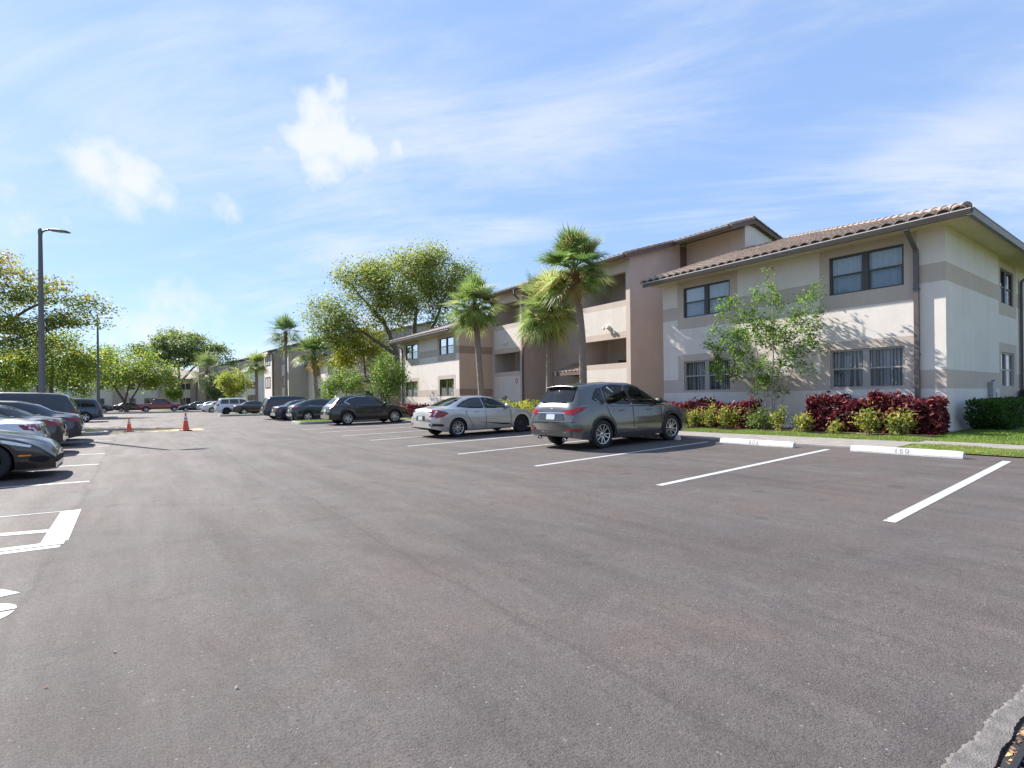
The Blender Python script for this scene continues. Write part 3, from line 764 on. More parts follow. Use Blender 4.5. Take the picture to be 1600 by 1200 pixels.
SL = .33; CS = 1 / math.hypot(1, SL); UPX = Vector((1, 0, SL)).normalized()
FX = 17.44      # all the fronts stand on this line
def wing(B, Y0, Y1, front_wins, south, seed, north_x=26.0, hip=True, near=True, sw='wall_cream', zg=0.0):
    """two-storey wing. south: 'white' (near one) or 'pink'"""
    bz = (1.57, 2.08, 4.45, 4.95)
    H0, H1 = -.3, 5.95
    L = Y1 - Y0
    o = (FX, Y0, 0); u = (0, 1, 0); n = (-1, 0, 0)
    holes = []
    for (a, b) in front_wins: holes += [(a - Y0, b - Y0, 1.63, 2.79), (a - Y0, b - Y0, 4.49, 5.65)]
    def zone(s, z):
        for (a, b) in front_wins:
            a, b = a - Y0 - .30, b - Y0 + .28
            if a < s < b:
                if z > 4.05 or bz[0] < z < 3.05: return 1
        if bz[2] < z < bz[3] or bz[0] < z < bz[1]: return 1
        return 0
    cuts = [q for (a, b) in front_wins for q in (a - Y0 - .30, b - Y0 + .28)]
    mb = MB(); wall_mesh(mb, o, u, n, L, H0, H1, holes, zone, cuts, bz + (4.05, 3.05))
    # raised joint round each painted field
    B.add(mb, 'wall', [M['wall_cream'], M['wall_band']])
    for i, (a, b) in enumerate(front_wins):
        window(B, o, u, n, a - Y0, b - Y0, 1.63, 2.79, 'slats', seed + i * 2, frame='win_frame_grey' if near else 'win_frame')
        window(B, o, u, n, a - Y0, b - Y0, 4.49, 5.65, 'curtain', seed + i * 2 + 1)
    # south side
    mb = MB(); X1 = 33.0 if south == 'white' else 21.5; so = (FX, Y0, 0); su = (1, 0, 0); sn = (0, -1, 0)
    if south == 'white':
        wh = [(23.15 - FX, 24.95 - FX, 1.63, 2.79), (23.15 - FX, 24.95 - FX, 4.42, 5.58)]
        def z2(s, z):
            if 5.48 < s < 7.9 and (z > 4.02 or .95 < z < 3.1): return 1
            return 1 if (bz[2] < z < bz[3] or bz[0] < z < bz[1]) else 0
        wall_mesh(mb, so, su, sn, X1 - FX, H0, H1, wh, z2, (5.48, 7.9), bz + (4.02, .95, 3.1))
        B.add(mb, 'wall', [M['wall_white'], M['wall_band']])
        window(B, so, su, sn, *wh[0], 'slats', seed + 20, frame='win_frame_grey'); window(B, so, su, sn, *wh[1], 'slats', seed + 21)
    else:
        z2 = lambda s, z: 1 if (bz[2] < z < bz[3] or bz[0] < z < bz[1]) else 0
        wall_mesh(mb, so, su, sn, X1 - FX, H0, 7.5, (), z2, (), bz)
        bm = mb
        # the wall follows the rake
        for i, v in enumerate(mb.v):
            if v[2] > 7: mb.v[i] = (v[0], v[1], 6.17 + (v[0] - FX) * SL)
        B.add(mb, 'wall', [M['wall_pink'], M['wall_brown']])
    # north side
    mb = MB(); wall_mesh(mb, (FX, Y1, 0), (1, 0, 0), (0, 1, 0), 6, H0, H1); 
    for i, v in enumerate(mb.v):
        if v[2] > 5.9: mb.v[i] = (v[0], v[1], 6.17 + (v[0] - FX) * SL)
    B.add(mb, 'wall', M['wall_mauve'])
    # roof
    ex = FX - .72; ez = 5.93; ys = Y0 - (.62 if hip else .12); yn = Y1 + .42
    run = 8.6 if near else 5.4
    mb = MB(); o0 = (ex, ys, ez + .06)
    cl = [((ex, ys, 0), (-1 * -1, -1, 0))] if hip else []
    if hip: cl = [((ex, ys, 0), Vector((1, -1, 0)).normalized())]
    tile_slope(mb, (ex - .07, ys, ez + .085), (0, 1, 0), UPX, yn - ys, run / CS, cl)
    if hip:
        tile_slope(mb, (ex, ys, ez + .06), (1, 0, 0), Vector((0, 1, SL)), 15, 6.0 / CS, [((ex, ys, 0), Vector((-1, 1, 0)).normalized())])
    rf = B.add(mb, 'roof', M['tile'])
    mb = MB()
    if hip: caps(mb, (ex + .02, ys + .02, ez + .13), (ex + 8.4, ys + 8.4, ez + .13 + 8.4 * SL), .12)
    else: caps(mb, (ex, ys, ez + .11), (ex + 4.2, ys, ez + .11 + 4.2 * SL), .12)
    B.add(mb, 'ridge_cap', M['tile'], rf); mb = MB()
    caps(mb, (ex, yn, ez + .11), (ex + run, yn, ez + .11 + run * SL), .12)
    B.add(mb, 'ridge_cap', M['tile'], rf)
    # underside, fascia
    mb = MB()
    mb.face([(ex, ys, ez - .02), (ex, yn, ez - .02), (FX + .3, yn, ez - .02), (FX + .3, ys, ez - .02)])
    if hip: mb.face([(FX + .3, ys, ez - .021), (FX + .3, Y0 + .3, ez - .021), (33, Y0 + .3, ez - .021), (33, ys, ez - .021)])
    B.add(mb, 'soffit', M['soffit'])
    mb = MB()
    mb.box(ex - .02, ex, ys - .02, yn, ez - .04, ez + .17)
    if hip: mb.box(ex - .02, 33, ys - .02, ys, ez - .04, ez + .09)
    for yy in ([yn] if hip else [yn, ys]):
        s = 1 if yy == yn else -1
        mb.face([(ex, yy + s * .01, ez - .10), (ex + run, yy + s * .01, ez - .10 + run * SL), (ex + run, yy + s * .01, ez + .12 + run * SL), (ex, yy + s * .01, ez + .12)])
    B.add(mb, 'fascia', M['fascia'], rf)
    mb = MB(); gutter(mb, (ex - .02, ys - (.1 if hip else 0), ez + .05), (ex - .02, yn - .1, ez + .05), (-1, 0, 0))
    if hip: gutter(mb, (ex - .12, ys - .02, ez + .05), (33, ys - .02, ez + .05), (0, -1, 0), .17, .13)
    B.add(mb, 'gutter', [M['metal_brown'], M['metal_edge']])
def deco_pipe(B, y, x=FX, zt=5.9, ex=None, u=(0, 1, 0), n=(-1, 0, 0), w=.11):
    ex = ex if ex is not None else x - .78
    mb = MB(); pipe(mb, [(ex, y, zt), (ex, y, zt - .12), (x - .10, y, zt - .52), (x - .07, y, zt - .62), (x - .07, y, .1)], w, .085, u, n)
    mb.box(x - .11, x - .005, y - .075, y + .075, 2.5, 2.53); mb.box(x - .115, x - .005, y - .075, y + .075, 4.3, 4.33)
    B.add(mb, 'downspout', M['metal_brown'])

# ---- the near building: wing, stair block, wing
B1 = Bld((20, 16, .3), label='nearest stucco apartment block with brown barrel tile roofs and open stair towers', cat='apartment building')
wing(B1, 4.35, 13.45, [(5.27, 7.2), (10.52, 12.48)], 'white', 2)
wing(B1, 29.88, 39.3, [(30.63, 32.65), (36.15, 38.28)], 'pink', 40, hip=False, near=False)
deco_pipe(B1, 4.97)
mb = MB(); pipe(mb, [(25.75, 3.7, 5.9), (25.75, 3.75, 5.75), (25.75, 4.24, 5.45), (25.75, 4.28, 5.35), (25.75, 4.28, .1)], .11, .085, (1, 0, 0), (0, -1, 0)); B1.add(mb, 'downspout', M['metal_brown'])
deco_pipe(B1, 38.75, ex=FX - .78)
# electric meter and conduits on the side wall
mb = MB()
mb.box(21.45, 21.75, 4.22, 4.347, 1.35, 1.78); mb.box(21.9, 22.05, 4.26, 4.347, 1.5, 1.85); mb.tube([(21.55, 4.30, 0.2), (21.55, 4.30, 1.36)], .02, 6); mb.tube([(21.7, 4.30, .2), (21.7, 4.30, 1.2), (21.95, 4.30, 1.52)], .02, 6)
mb.tube([(22.2, 4.31, .2), (22.2, 4.31, 1.0), (22.35, 4.31, 1.2), (22.35, 4.31, 1.45)], .018, 6)
B1.add(mb, 'meter_box', M['grey_metal'])
# stair block
BX = 20.1
def rz_(x): return 8.62 + .32 * (x - BX)
def panel(y0, y1, top):
    o = (BX, y0, 0); h = [(.27, y1 - y0 - .25, 3.17, 4.43), (.27, y1 - y0 - .25, 6.33, 7.76)]
    zz = lambda s, z: 0 if (.27 < s < y1 - y0 - .25 and (4.75 < z < 6.02 or z < 2.88)) else 1
    mb = MB(); wall_mesh(mb, o, (0, 1, 0), (-1, 0, 0), y1 - y0, -.3, top, h, zz, (.27, y1 - y0 - .25), (4.75, 6.02, 2.88), depth=.22)
    B1.add(mb, 'wall', [M['wall_cream'], M['wall_mauve_light']])
stucco('wall_mauve_light', (.60, .50, .44), bump=.3)
stucco('wall_inside', (.62, .52, .47), bump=.2)
panel(17.5, 21.2, 8.6); panel(26.42, 29.88, 8.6)
mb = MB()
for y0, y1 in ((17.5, 21.2), (26.42, 29.88)):       # landings inside
    for z in (3.0, 6.15): mb = MB(); mb.box(BX + .25, 24.0, y0 + .05, y1 - .05, z - .12, z); B1.add(mb, 'landing', M['wall_inside'])
mb = MB()
for a, b, n_ in (((22.3, 20.95), (22.3, 17.75), 0), ((22.0, 29.6), (22.0, 26.65), 0)):
    mb = MB(); mb.face([(a[0], a[1], -.3), (b[0], b[1], -.3), (b[0], b[1], 9.5), (a[0], a[1], 9.5)], 0); B1.add(mb, 'landing_wall', M['wall_inside'])
def side(y, x0, x1, z0=-.3, mi=0, lift=0.0, own=True):
    N = 6; g = MB() if own else mb
    g.grid([[(x, y, z0) for x in np.linspace(x0, x1, N)], [(x, y, rz_(x) - .15 + lift) for x in np.linspace(x0, x1, N)]], mi, False)
    if own: B1.add(g, 'wall', M['wall_inside' if y in (17.72, 21.0, 26.62, 29.66) else 'wall_mauve'])
side(17.5, BX, 24.2); side(21.2, BX, 24.2, mi=0); side(26.42, BX, 22.7); side(29.88, BX, 26, mi=0)
side(17.72, BX, 24.2, mi=0); side(21.0, BX, 24.2, mi=0); side(26.62, BX, 24, mi=0); side(29.66, BX, 24.2, mi=0)
# recess between the stair towers with the dark entrance
mb = MB(); wall_mesh(mb, (22.7, 21.2, 0), (0, 1, 0), (-1, 0, 0), 5.22, -.3, 9.4, [(1.6, 2.75, 3.45, 5.9), (1.6, 2.75, .3, 2.5)], depth=.5)
B1.add(mb, 'wall', M['wall_mauve'])
mb = MB(); mb.face([(23.15, 22.5, .2), (23.15, 24.2, .2), (23.15, 24.2, 6.2), (23.15, 22.5, 6.2)]); B1.add(mb, 'entrance', M['door_dark'])  # near-black sheet painted as the darkness of the passage behind the doorways
mb = MB(); tile_slope(mb, (20.9, 21.25, 2.92), (0, 1, 0), UPX, 3.2, 1.9, na=4); rf = B1.add(mb, 'canopy_roof', M['tile'])
mb = MB(); mb.box(20.92, 22.68, 21.25, 24.4, 2.78, 2.86); mb.box(20.88, 20.92, 21.22, 24.42, 2.74, 2.93); B1.add(mb, 'fascia', M['fascia'], rf)
# the tall third storey behind
mb = MB()
side(14.1, 24.8, 29.5, 5.0, 1, .05, own=False)
mb.face([(24.8, 14.1, 5), (24.8, 17.5, 5), (24.8, 17.5, 9.85), (24.8, 14.1, 9.85)], 0)
for i, v in enumerate(mb.v):
    if v[0] > 25.4 and v[2] > 7: mb.v[i] = (v[0], v[1], 10.05 - (v[0] - 25.4) * .2)
B1.add(mb, 'wall', [M['wall_mauve_light'], M['wall_white']])
mb = MB(); mb.box(24.2, 24.79, 17.49, 17.6, 5, 9.6); mb.box(24.72, 24.79, 16.9, 17.1, 7.75, 7.95, 0); B1.add(mb, 'vent', M['fascia'])
UB = Vector((1, 0, .32)).normalized(); CB = 1 / math.hypot(1, .32)
mb = MB()
tile_slope(mb, (19.55, 17.25, rz_(19.55)), (0, 1, 0), UB, 12.75, 5.85 / CB)
tile_slope(mb, (23.3, 13.95, rz_(23.3)), (0, 1, 0), UB, 3.3, 2.1 / CB)
tile_slope(mb, (25.4 + 6 * .96, 13.95, rz_(25.4) - 6 * .2), (0, 1, 0), Vector((-1, 0, .2)), 16.0, 6.0)
rf = B1.add(mb, 'roof', M['tile'])
for p_, q_, r__ in (((19.55, 17.25, rz_(19.55) + .03), (23.3, 17.25, rz_(23.3) + .03), .095), ((23.3, 13.95, rz_(23.3) + .03), (25.4, 13.95, rz_(25.4) + .05), .095), ((25.4, 13.95, rz_(25.4) + .06), (25.4, 30, rz_(25.4) + .06), .12),
                   ((25.4, 13.95, rz_(25.4) + .05), (31, 13.95, rz_(25.4) - 1.12), .095), ((19.55, 30.0, rz_(19.55) + .03), (25.4, 30.0, rz_(25.4) + .05), .095)):
    mb = MB(); caps(mb, p_, q_, r__); B1.add(mb, 'ridge_cap', M['tile'], rf)
mb = MB()
def rake(y, x0, x1, s=-1, lo=-.22, f=rz_):
    mb.face([(x0, y, f(x0) + lo), (x1, y, f(x1) + lo), (x1, y, f(x1) + .02), (x0, y, f(x0) + .02)])
rake(17.2, 19.55, 23.35); rake(13.9, 23.3, 25.4); rake(30.04, 19.55, 25.4); rake(13.9, 25.4, 31, f=lambda x: rz_(25.4) - (x - 25.4) * .2)
mb.box(19.53, 19.57, 17.2, 30.04, rz_(19.55) - .16, rz_(19.55) + .02); mb.box(23.28, 23.32, 13.9, 17.2, rz_(23.3) - .16, rz_(23.3) + .02)
B1.add(mb, 'fascia', M['fascia'], rf)
mb = MB(); mb.face([(19.55, 17.22, rz_(19.55) - .17), (19.55, 30.02, rz_(19.55) - .17), (BX + .1, 30.02, rz_(19.55) - .0), (BX + .1, 17.22, rz_(19.55) - .0)])
mb.face([(23.3, 13.92, rz_(23.3) - .17), (23.3, 17.3, rz_(23.3) - .17), (24.85, 17.3, rz_(23.3) + .3), (24.85, 13.92, rz_(23.3) + .3)])
B1.add(mb, 'soffit', M['soffit_brown'])
mb = MB(); gutter(mb, (19.53, 17.3, rz_(19.55) + .0), (19.53, 30.0, rz_(19.55) + .0), (-1, 0, 0)); gutter(mb, (23.28, 14.0, rz_(23.3)), (23.28, 17.2, rz_(23.3)), (-1, 0, 0)); B1.add(mb, 'gutter', [M['metal_brown'], M['metal_edge']])
mb = MB(); pipe(mb, [(19.45, 26.4, 8.3), (19.45, 26.4, 8.0), (19.95, 26.33, 7.5), (20.03, 26.33, 7.4), (20.03, 26.33, .2)], .11, .09); B1.add(mb, 'downspout', M['metal_brown'])
for y, z in ((19.0, 5.05), (28.2, 5.1), (28.3, 1.45)):
    mb = MB(); mb.box(BX - .10, BX - .002, y - .08, y + .08, z - .05, z + .12)
    for s in (-1, 1): mb.lathe([(.0, 0), (.05, 0), (.075, .13), (.0, .13)], 10, 'z', (BX - .17, y + s * .13, z - .10))
    B1.add(mb, 'floodlight', M['white_metal' if z > 2 else 'grey_metal'])
mb = MB(); c = Vector((BX - .012, 27.1, 2.55)); r_ = .17
mb.face([c + Vector((0, a * r_, b * r_ * 1.15)) for a, b in ((0, -1), (1, 0), (0, 1), (-1, 0))][::-1])
sg = B1.add(mb, 'wall_sign', M['sign_red'])
mb = MB(); c.x -= .004; mb.face([c + Vector((0, a * r_ * .55, b * r_ * .6)) for a, b in ((0, -1), (1, 0), (0, 1), (-1, 0))][::-1]); B1.add(mb, 'sign_plate', M['sign_white'], sg)
# stair flight seen through the right hand landing
mb = MB()
for k in range(8):
    mb.box(21.3 + k * .27, 21.3 + (k + 1) * .27, 17.9, 19.1, 3.05 + k * .18, 3.05 + (k + 1) * .18)
mb.box(21.0, 23.6, 19.1, 19.14, 3.0, 3.4)
B1.add(mb, 'stair', M['room'])

# ---- the second building, behind the big tree
B2 = Bld((18, 72, .1), label='second stucco apartment block farther along the row with two narrow landing towers', cat='apartment building')
mb = MB()
def bx2(x0, x1, y0, y1, z1, mf, ms, mb=None):
    """front (−X) and south (−Y) faces painted differently"""
    m_ = MB(); m_.face([(x0, y1, -.3), (x0, y0, -.3), (x0, y0, z1), (x0, y1, z1)], 0); m_.face([(x0, y0, -.3), (x1, y0, -.3), (x1, y0, z1 + (x1 - x0) * .3), (x0, y0, z1)], 1)
    m_.face([(x1, y0, -.3), (x1, y1, -.3), (x1, y1, z1 + (x1 - x0) * .3), (x1, y0, z1 + (x1 - x0) * .3)], 1); m_.face([(x1, y1, -.3), (x0, y1, -.3), (x0, y1, z1), (x1, y1, z1 + (x1 - x0) * .3)], 1)
    return m_, [M[mf], M[ms]]
def slab(B, x0, x1, y0, y1, z, rise=.3, over=.5, tile='tile_far'):
    m_ = MB(); a = z - over * rise + .02; x0o, x1o = x0 - over, x1 + .2; b = a + (x1o - x0o) * rise; y0o, y1o = y0 - .3, y1 + .3
    m_.face([(x0o, y0o, a + .22), (x1o, y0o, b + .22), (x1o, y1o, b + .22), (x0o, y1o, a + .22)][::1])
    m_.face([(x0o, y0o, a), (x0o, y1o, a), (x1o, y1o, b), (x1o, y0o, b)], 1)
    for q in (((x0o, y0o, a), (x1o, y0o, b)), ((x0o, y1o, a), (x1o, y1o, b)), ((x0o, y0o, a), (x0o, y1o, a)), ((x1o, y0o, b), (x1o, y1o, b))):
        m_.face([q[0], q[1], (q[1][0], q[1][1], q[1][2] + .22), (q[0][0], q[0][1], q[0][2] + .22)], 2)
    rf = B.add(m_, 'roof', [M[tile], M['soffit_brown'], M['fascia']])
    if z < 60:
        m_ = MB(); n_ = int((y1o - y0o) / .3)
        for i in range(n_):
            y = y0o + (i + .5) * (y1o - y0o) / n_
            m_.tube([(x0o - .03, y, a + .22), (x1o, y, b + .22)], .09, 6)
        B.add(m_, 'roof_tile', M[tile], rf)
def opening(B, x, y0, y1, z0, z1, mt='dark_room', name='window', n=(-1, 0, 0)):
    m_ = MB()
    if n[0]: m_.box(x - .06, x - .004, y0, y0 + .07, z0, z1, 1); m_.box(x - .06, x - .004, y1 - .07, y1, z0, z1, 1); m_.box(x - .06, x - .004, y0, y1, z1 - .07, z1, 1); m_.box(x - .06, x - .004, y0, y1, z0, z0 + .07, 1); m_.face([(x - .02, y1, z0), (x - .02, y0, z0), (x - .02, y0, z1), (x - .02, y1, z1)], 0); m_.box(x - .05, x - .004, (y0 + y1) / 2 - .04, (y0 + y1) / 2 + .04, z0, z1, 1)
    else: m_.box(y0, y0 + .07, x - .06, x - .004, z0, z1, 1); m_.box(y1 - .07, y1, x - .06, x - .004, z0, z1, 1); m_.box(y0, y1, x - .06, x - .004, z1 - .07, z1, 1); m_.box(y0, y1, x - .06, x - .004, z0, z0 + .07, 1); m_.face([(y0, x - .02, z0), (y1, x - .02, z0), (y1, x - .02, z1), (y0, x - .02, z1)], 0); m_.box((y0 + y1) / 2 - .04, (y0 + y1) / 2 + .04, x - .05, x - .004, z0, z1, 1)
    return B.add(m_, name, [M[mt], M['win_frame']])
M['far_glass'] = mat('far_glass', (.045, .055, .065), .08, spec=.8)
m_, ms = bx2(16.3, 27, 72, 76.0, 8.3, 'wall_cream', 'wall_grey'); B2.add(m_, 'wall', ms); slab(B2, 16.3, 27, 72, 76, 8.3)
m_, ms = bx2(15.1, 24, 76.02, 81, 8.0, 'wall_cream', 'wall_mauve'); B2.add(m_, 'wall', ms); slab(B2, 15.1, 24, 76.4, 81, 8.0)
for z in (3.2, 6.3): opening(B2, 16.3, 72.6, 75.3, z, z + 1.5, 'wall_grey', 'landing'); opening(B2, 15.1, 77, 80.2, z, z + 1.5, 'wall_grey', 'landing')
m_, ms = bx2(18.8, 30, 60, 72, 5.9, 'wall_cream', 'wall_grey'); B2.add(m_, 'wall', ms); slab(B2, 18.8, 30, 60, 71.6, 5.9, .33)
m_, ms = bx2(24, 32, 62, 80, 9.4, 'wall_cream', 'wall_grey'); B2.add(m_, 'wall', ms); slab(B2, 24, 32, 62, 80, 9.4, .25)
for y in (61, 66.5): 
    for z in (1.6, 4.5): opening(B2, 18.8, y, y + 2, z, z + 1.2, 'far_glass')
mb = MB(); pipe(mb, [(15.0, 76.0, 8.0), (15.25, 75.98, 7.4), (15.25, 75.98, 0)], .12, .1); B2.add(mb, 'downspout', M['metal_brown']); mb = MB(); pipe(mb, [(16.9, 59.9, 7.0), (18.7, 59.9, 5.2), (18.7, 59.9, 0)], .12, .1); B2.add(mb, 'downspout', M['metal_brown'])
# low entrance building with porch roof, seen under the trees
m_, ms = bx2(16.6, 22, 46.5, 54, 2.75, 'wall_cream', 'wall_pink'); B2.add(m_, 'wall', ms); slab(B2, 16.6, 22, 46.5, 54, 2.75, .33, .6)
for x in (17.2, 18.6): opening(B2, 46.5, x, x + .7, 1.1, 2.2, 'far_glass', n=(0, -1, 0))
# ---- third building, far along the row
B3 = Bld((14, 122, 0), label='third apartment block with sunlit red brown lower roof, left of the yellowish palm', cat='apartment building')
m_, ms = bx2(13.4, 24, 116, 140, 5.6, 'wall_cream', 'wall_cream'); B3.add(m_, 'wall', ms); slab(B3, 13.4, 24, 116, 140, 5.6, .33, .9)
m_, ms = bx2(13.0, 26, 124, 146, 8.2, 'wall_grey', 'wall_grey'); B3.add(m_, 'wall', ms); slab(B3, 13.0, 26, 124, 146, 8.2, .33, .6)
m_, ms = bx2(10.6, 13.2, 122, 127, 8.6, 'wall_mauve', 'wall_mauve'); B3.add(m_, 'wall', ms)
for x in (14.2, 18.5): 
    for z in (1.3, 3.9): opening(B3, 116, x, x + 1.4, z, z + 1.3, 'far_glass', n=(0, -1, 0))
# ---- building across the far end of the lot
B4 = Bld((3, 128, 0), label='white far apartment block with dark columns closing the end of the lot behind the pickup', cat='apartment building')
m_ = MB(); m_.face([(-26, 126, -.3), (12.5, 126, -.3), (12.5, 126, 6), (-26, 126, 6)]); m_.face([(12.5, 126, -.3), (12.5, 138, -.3), (12.5, 138, 6), (12.5, 126, 6)]); B4.add(m_, 'wall', M['wall_cream'])
m_ = MB()
for x0, x1, mi in ((-24, -18, 1), (-16, -12.5, 0), (-8, -6.8, 1), (-3.4, -1.2, 1), (3.9, 7.1, 0), (9.4, 10.4, 1)): m_ = MB(); m_.box(x0, x1, 125.6, 126.2, -.3, 6.3 + (mi == 0) * .3, 0); B4.add(m_, 'column', M['wall_mauve' if mi else 'wall_grey'])
m_ = MB(); m_.face([(-26, 125.1, 6), (13, 125.1, 6), (13, 132, 8.3), (-26, 132, 8.3)]); m_.box(-26, 13, 125.05, 125.15, 5.8, 6.05, 1); m_.face([(-26, 132, 8.3), (13, 132, 8.3), (13, 139, 6), (-26, 139, 6)]); B4.add(m_, 'roof', [M['tile_far'], M['fascia']])
for x in (-11.2, -9.4, -5.6, -.8, 1.6, 2.7, 7.5, 8.6, 11): 
    for z in (.9, 3.9): opening(B4, 126, x, x + .95, z, z + 1.25, 'far_glass', n=(0, -1, 0))
# ---- building on the left behind the trees
B5 = Bld((-26, 60, 0), label='mauve and white apartment block half hidden behind the trees on the left', cat='apartment building')
m_ = MB()
for y0, y1, x, mi in ((30, 42, -24, 0), (42, 48, -22.6, 1), (48, 60, -24, 0), (60, 66, -22.6, 1), (66, 80, -24, 0), (80, 86, -22.6, 1), (86, 100, -24, 0)):
    m_ = MB(); m_.box(x - 8, x, y0 + .01, y1, -.3, 5.9 + 2.2 * mi, 0); B5.add(m_, 'wall', M['wall_mauve' if mi else 'wall_cream'])
m_ = MB(); m_.face([(-23.2, 29, 5.9), (-23.2, 101, 5.9), (-30, 101, 8.2), (-30, 29, 8.2)]); m_.box(-23.3, -23.15, 29, 101, 5.7, 5.95, 1); B5.add(m_, 'roof', [M['tile_far'], M['fascia']])
for y in (32, 37, 50, 55, 68, 74, 88, 94):
    for z in (1.5, 4.2):
        m_ = MB(); m_.box(-24.02, -23.95, y, y + 1.9, z, z + 1.2); B5.add(m_, 'window', M['far_glass'])

# ------------------------------------------------------------------ cars
def paint(name, c, metal=.55, rough=.32, coat=1.0):
    M[name] = mat(name, c, rough, metal, coat); return name
paint('paint_grey', (.115, .114, .108), .65, .22); paint('paint_silver', (.50, .49, .47), .6); paint('paint_black', (.008, .008, .009), .1, .3); paint('paint_white', (.72, .73, .74), .0, .35)
paint('paint_teal', (.018, .030, .036), .4); paint('paint_navy', (.020, .026, .045), .4); paint('paint_brown', (.030, .022, .024), .4); paint('paint_red', (.22, .018, .022), .3)
paint('paint_blue', (.035, .060, .090), .5); paint('paint_dark', (.035, .037, .040), .5); paint('paint_lightsilver', (.60, .61, .62), .5)
M['car_glass'] = mat('car_glass', (.012, .014, .016), .03, spec=.9)
M['car_glass_clear'] = glass('car_glass_clear', (.80, .88, .84), .7); M['car_glass_tint'] = glass('car_glass_tint', (.30, .33, .34), .8)
M['rubber'] = mat('rubber', (.018, .018, .019), .8, bump=.2, bscale=60); M['black_plastic'] = mat('black_plastic', (.022, .022, .023), .55); M['underbody'] = mat('underbody', (.010, .010, .011), .9)
M['alloy'] = mat('alloy', (.55, .55, .56), .28, .9); M['alloy_dark'] = mat('alloy_dark', (.035, .035, .037), .4, .5); M['steel_wheel'] = mat('steel_wheel', (.02, .02, .02), .6); M['brake'] = mat('brake', (.22, .21, .20), .4, .8)
M['chrome'] = mat('chrome', (.75, .75, .76), .08, 1.0); M['red_lens'] = mat('red_lens', (.24, .003, .005), .15, spec=.5, coat=.35); M['clear_lens'] = mat('clear_lens', (.60, .62, .64), .12, .3, 1.0)
M['amber_lens'] = mat('amber_lens', (.85, .25, .01), .2, coat=1.0); M['plate'] = mat('plate', (.40, .45, .47), .5); M['seat'] = mat('seat', (.022, .021, .021), .8); M['plate_green'] = mat('plate_green', (.10, .35, .18), .5)

def curve(pts, sm=.05):
    xs = np.array([p[0] for p in pts]); ys = np.array([p[1] for p in pts])
    g = np.arange(xs[0] - .5, xs[-1] + .5, .01); v = np.interp(g, xs, ys)
    if sm > 0:
        k = np.exp(-.5 * (np.arange(-4 * sm, 4 * sm + .001, .01) / sm) ** 2); k /= k.sum()
        pad = len(k) // 2; v = np.convolve(np.pad(v, pad, mode='edge'), k, mode='valid')[:len(g)]
    return lambda x: float(np.interp(x, g, v))
def inpoly(p, poly):
    x, y = p; c = False; n = len(poly)
    for i in range(n):
        x1, y1 = poly[i]; x2, y2 = poly[(i + 1) % n]
        if (y1 > y) != (y2 > y) and x < (x2 - x1) * (y - y1) / (y2 - y1) + x1: c = not c
    return c
def round_poly(poly, r=.05, n=4):
    out = []; N = len(poly)
    for i in range(N):
        p = Vector(poly[i]); a = Vector(poly[i - 1]) - p; b = Vector(poly[(i + 1) % N]) - p
        q = min(r, a.length * .45, b.length * .45); A = p + a.normalized() * q; B_ = p + b.normalized() * q
        for k in range(n + 1): t = k / n; out.append(tuple(A * (1 - t) ** 2 + p * 2 * t * (1 - t) + B_ * t * t))
    return out

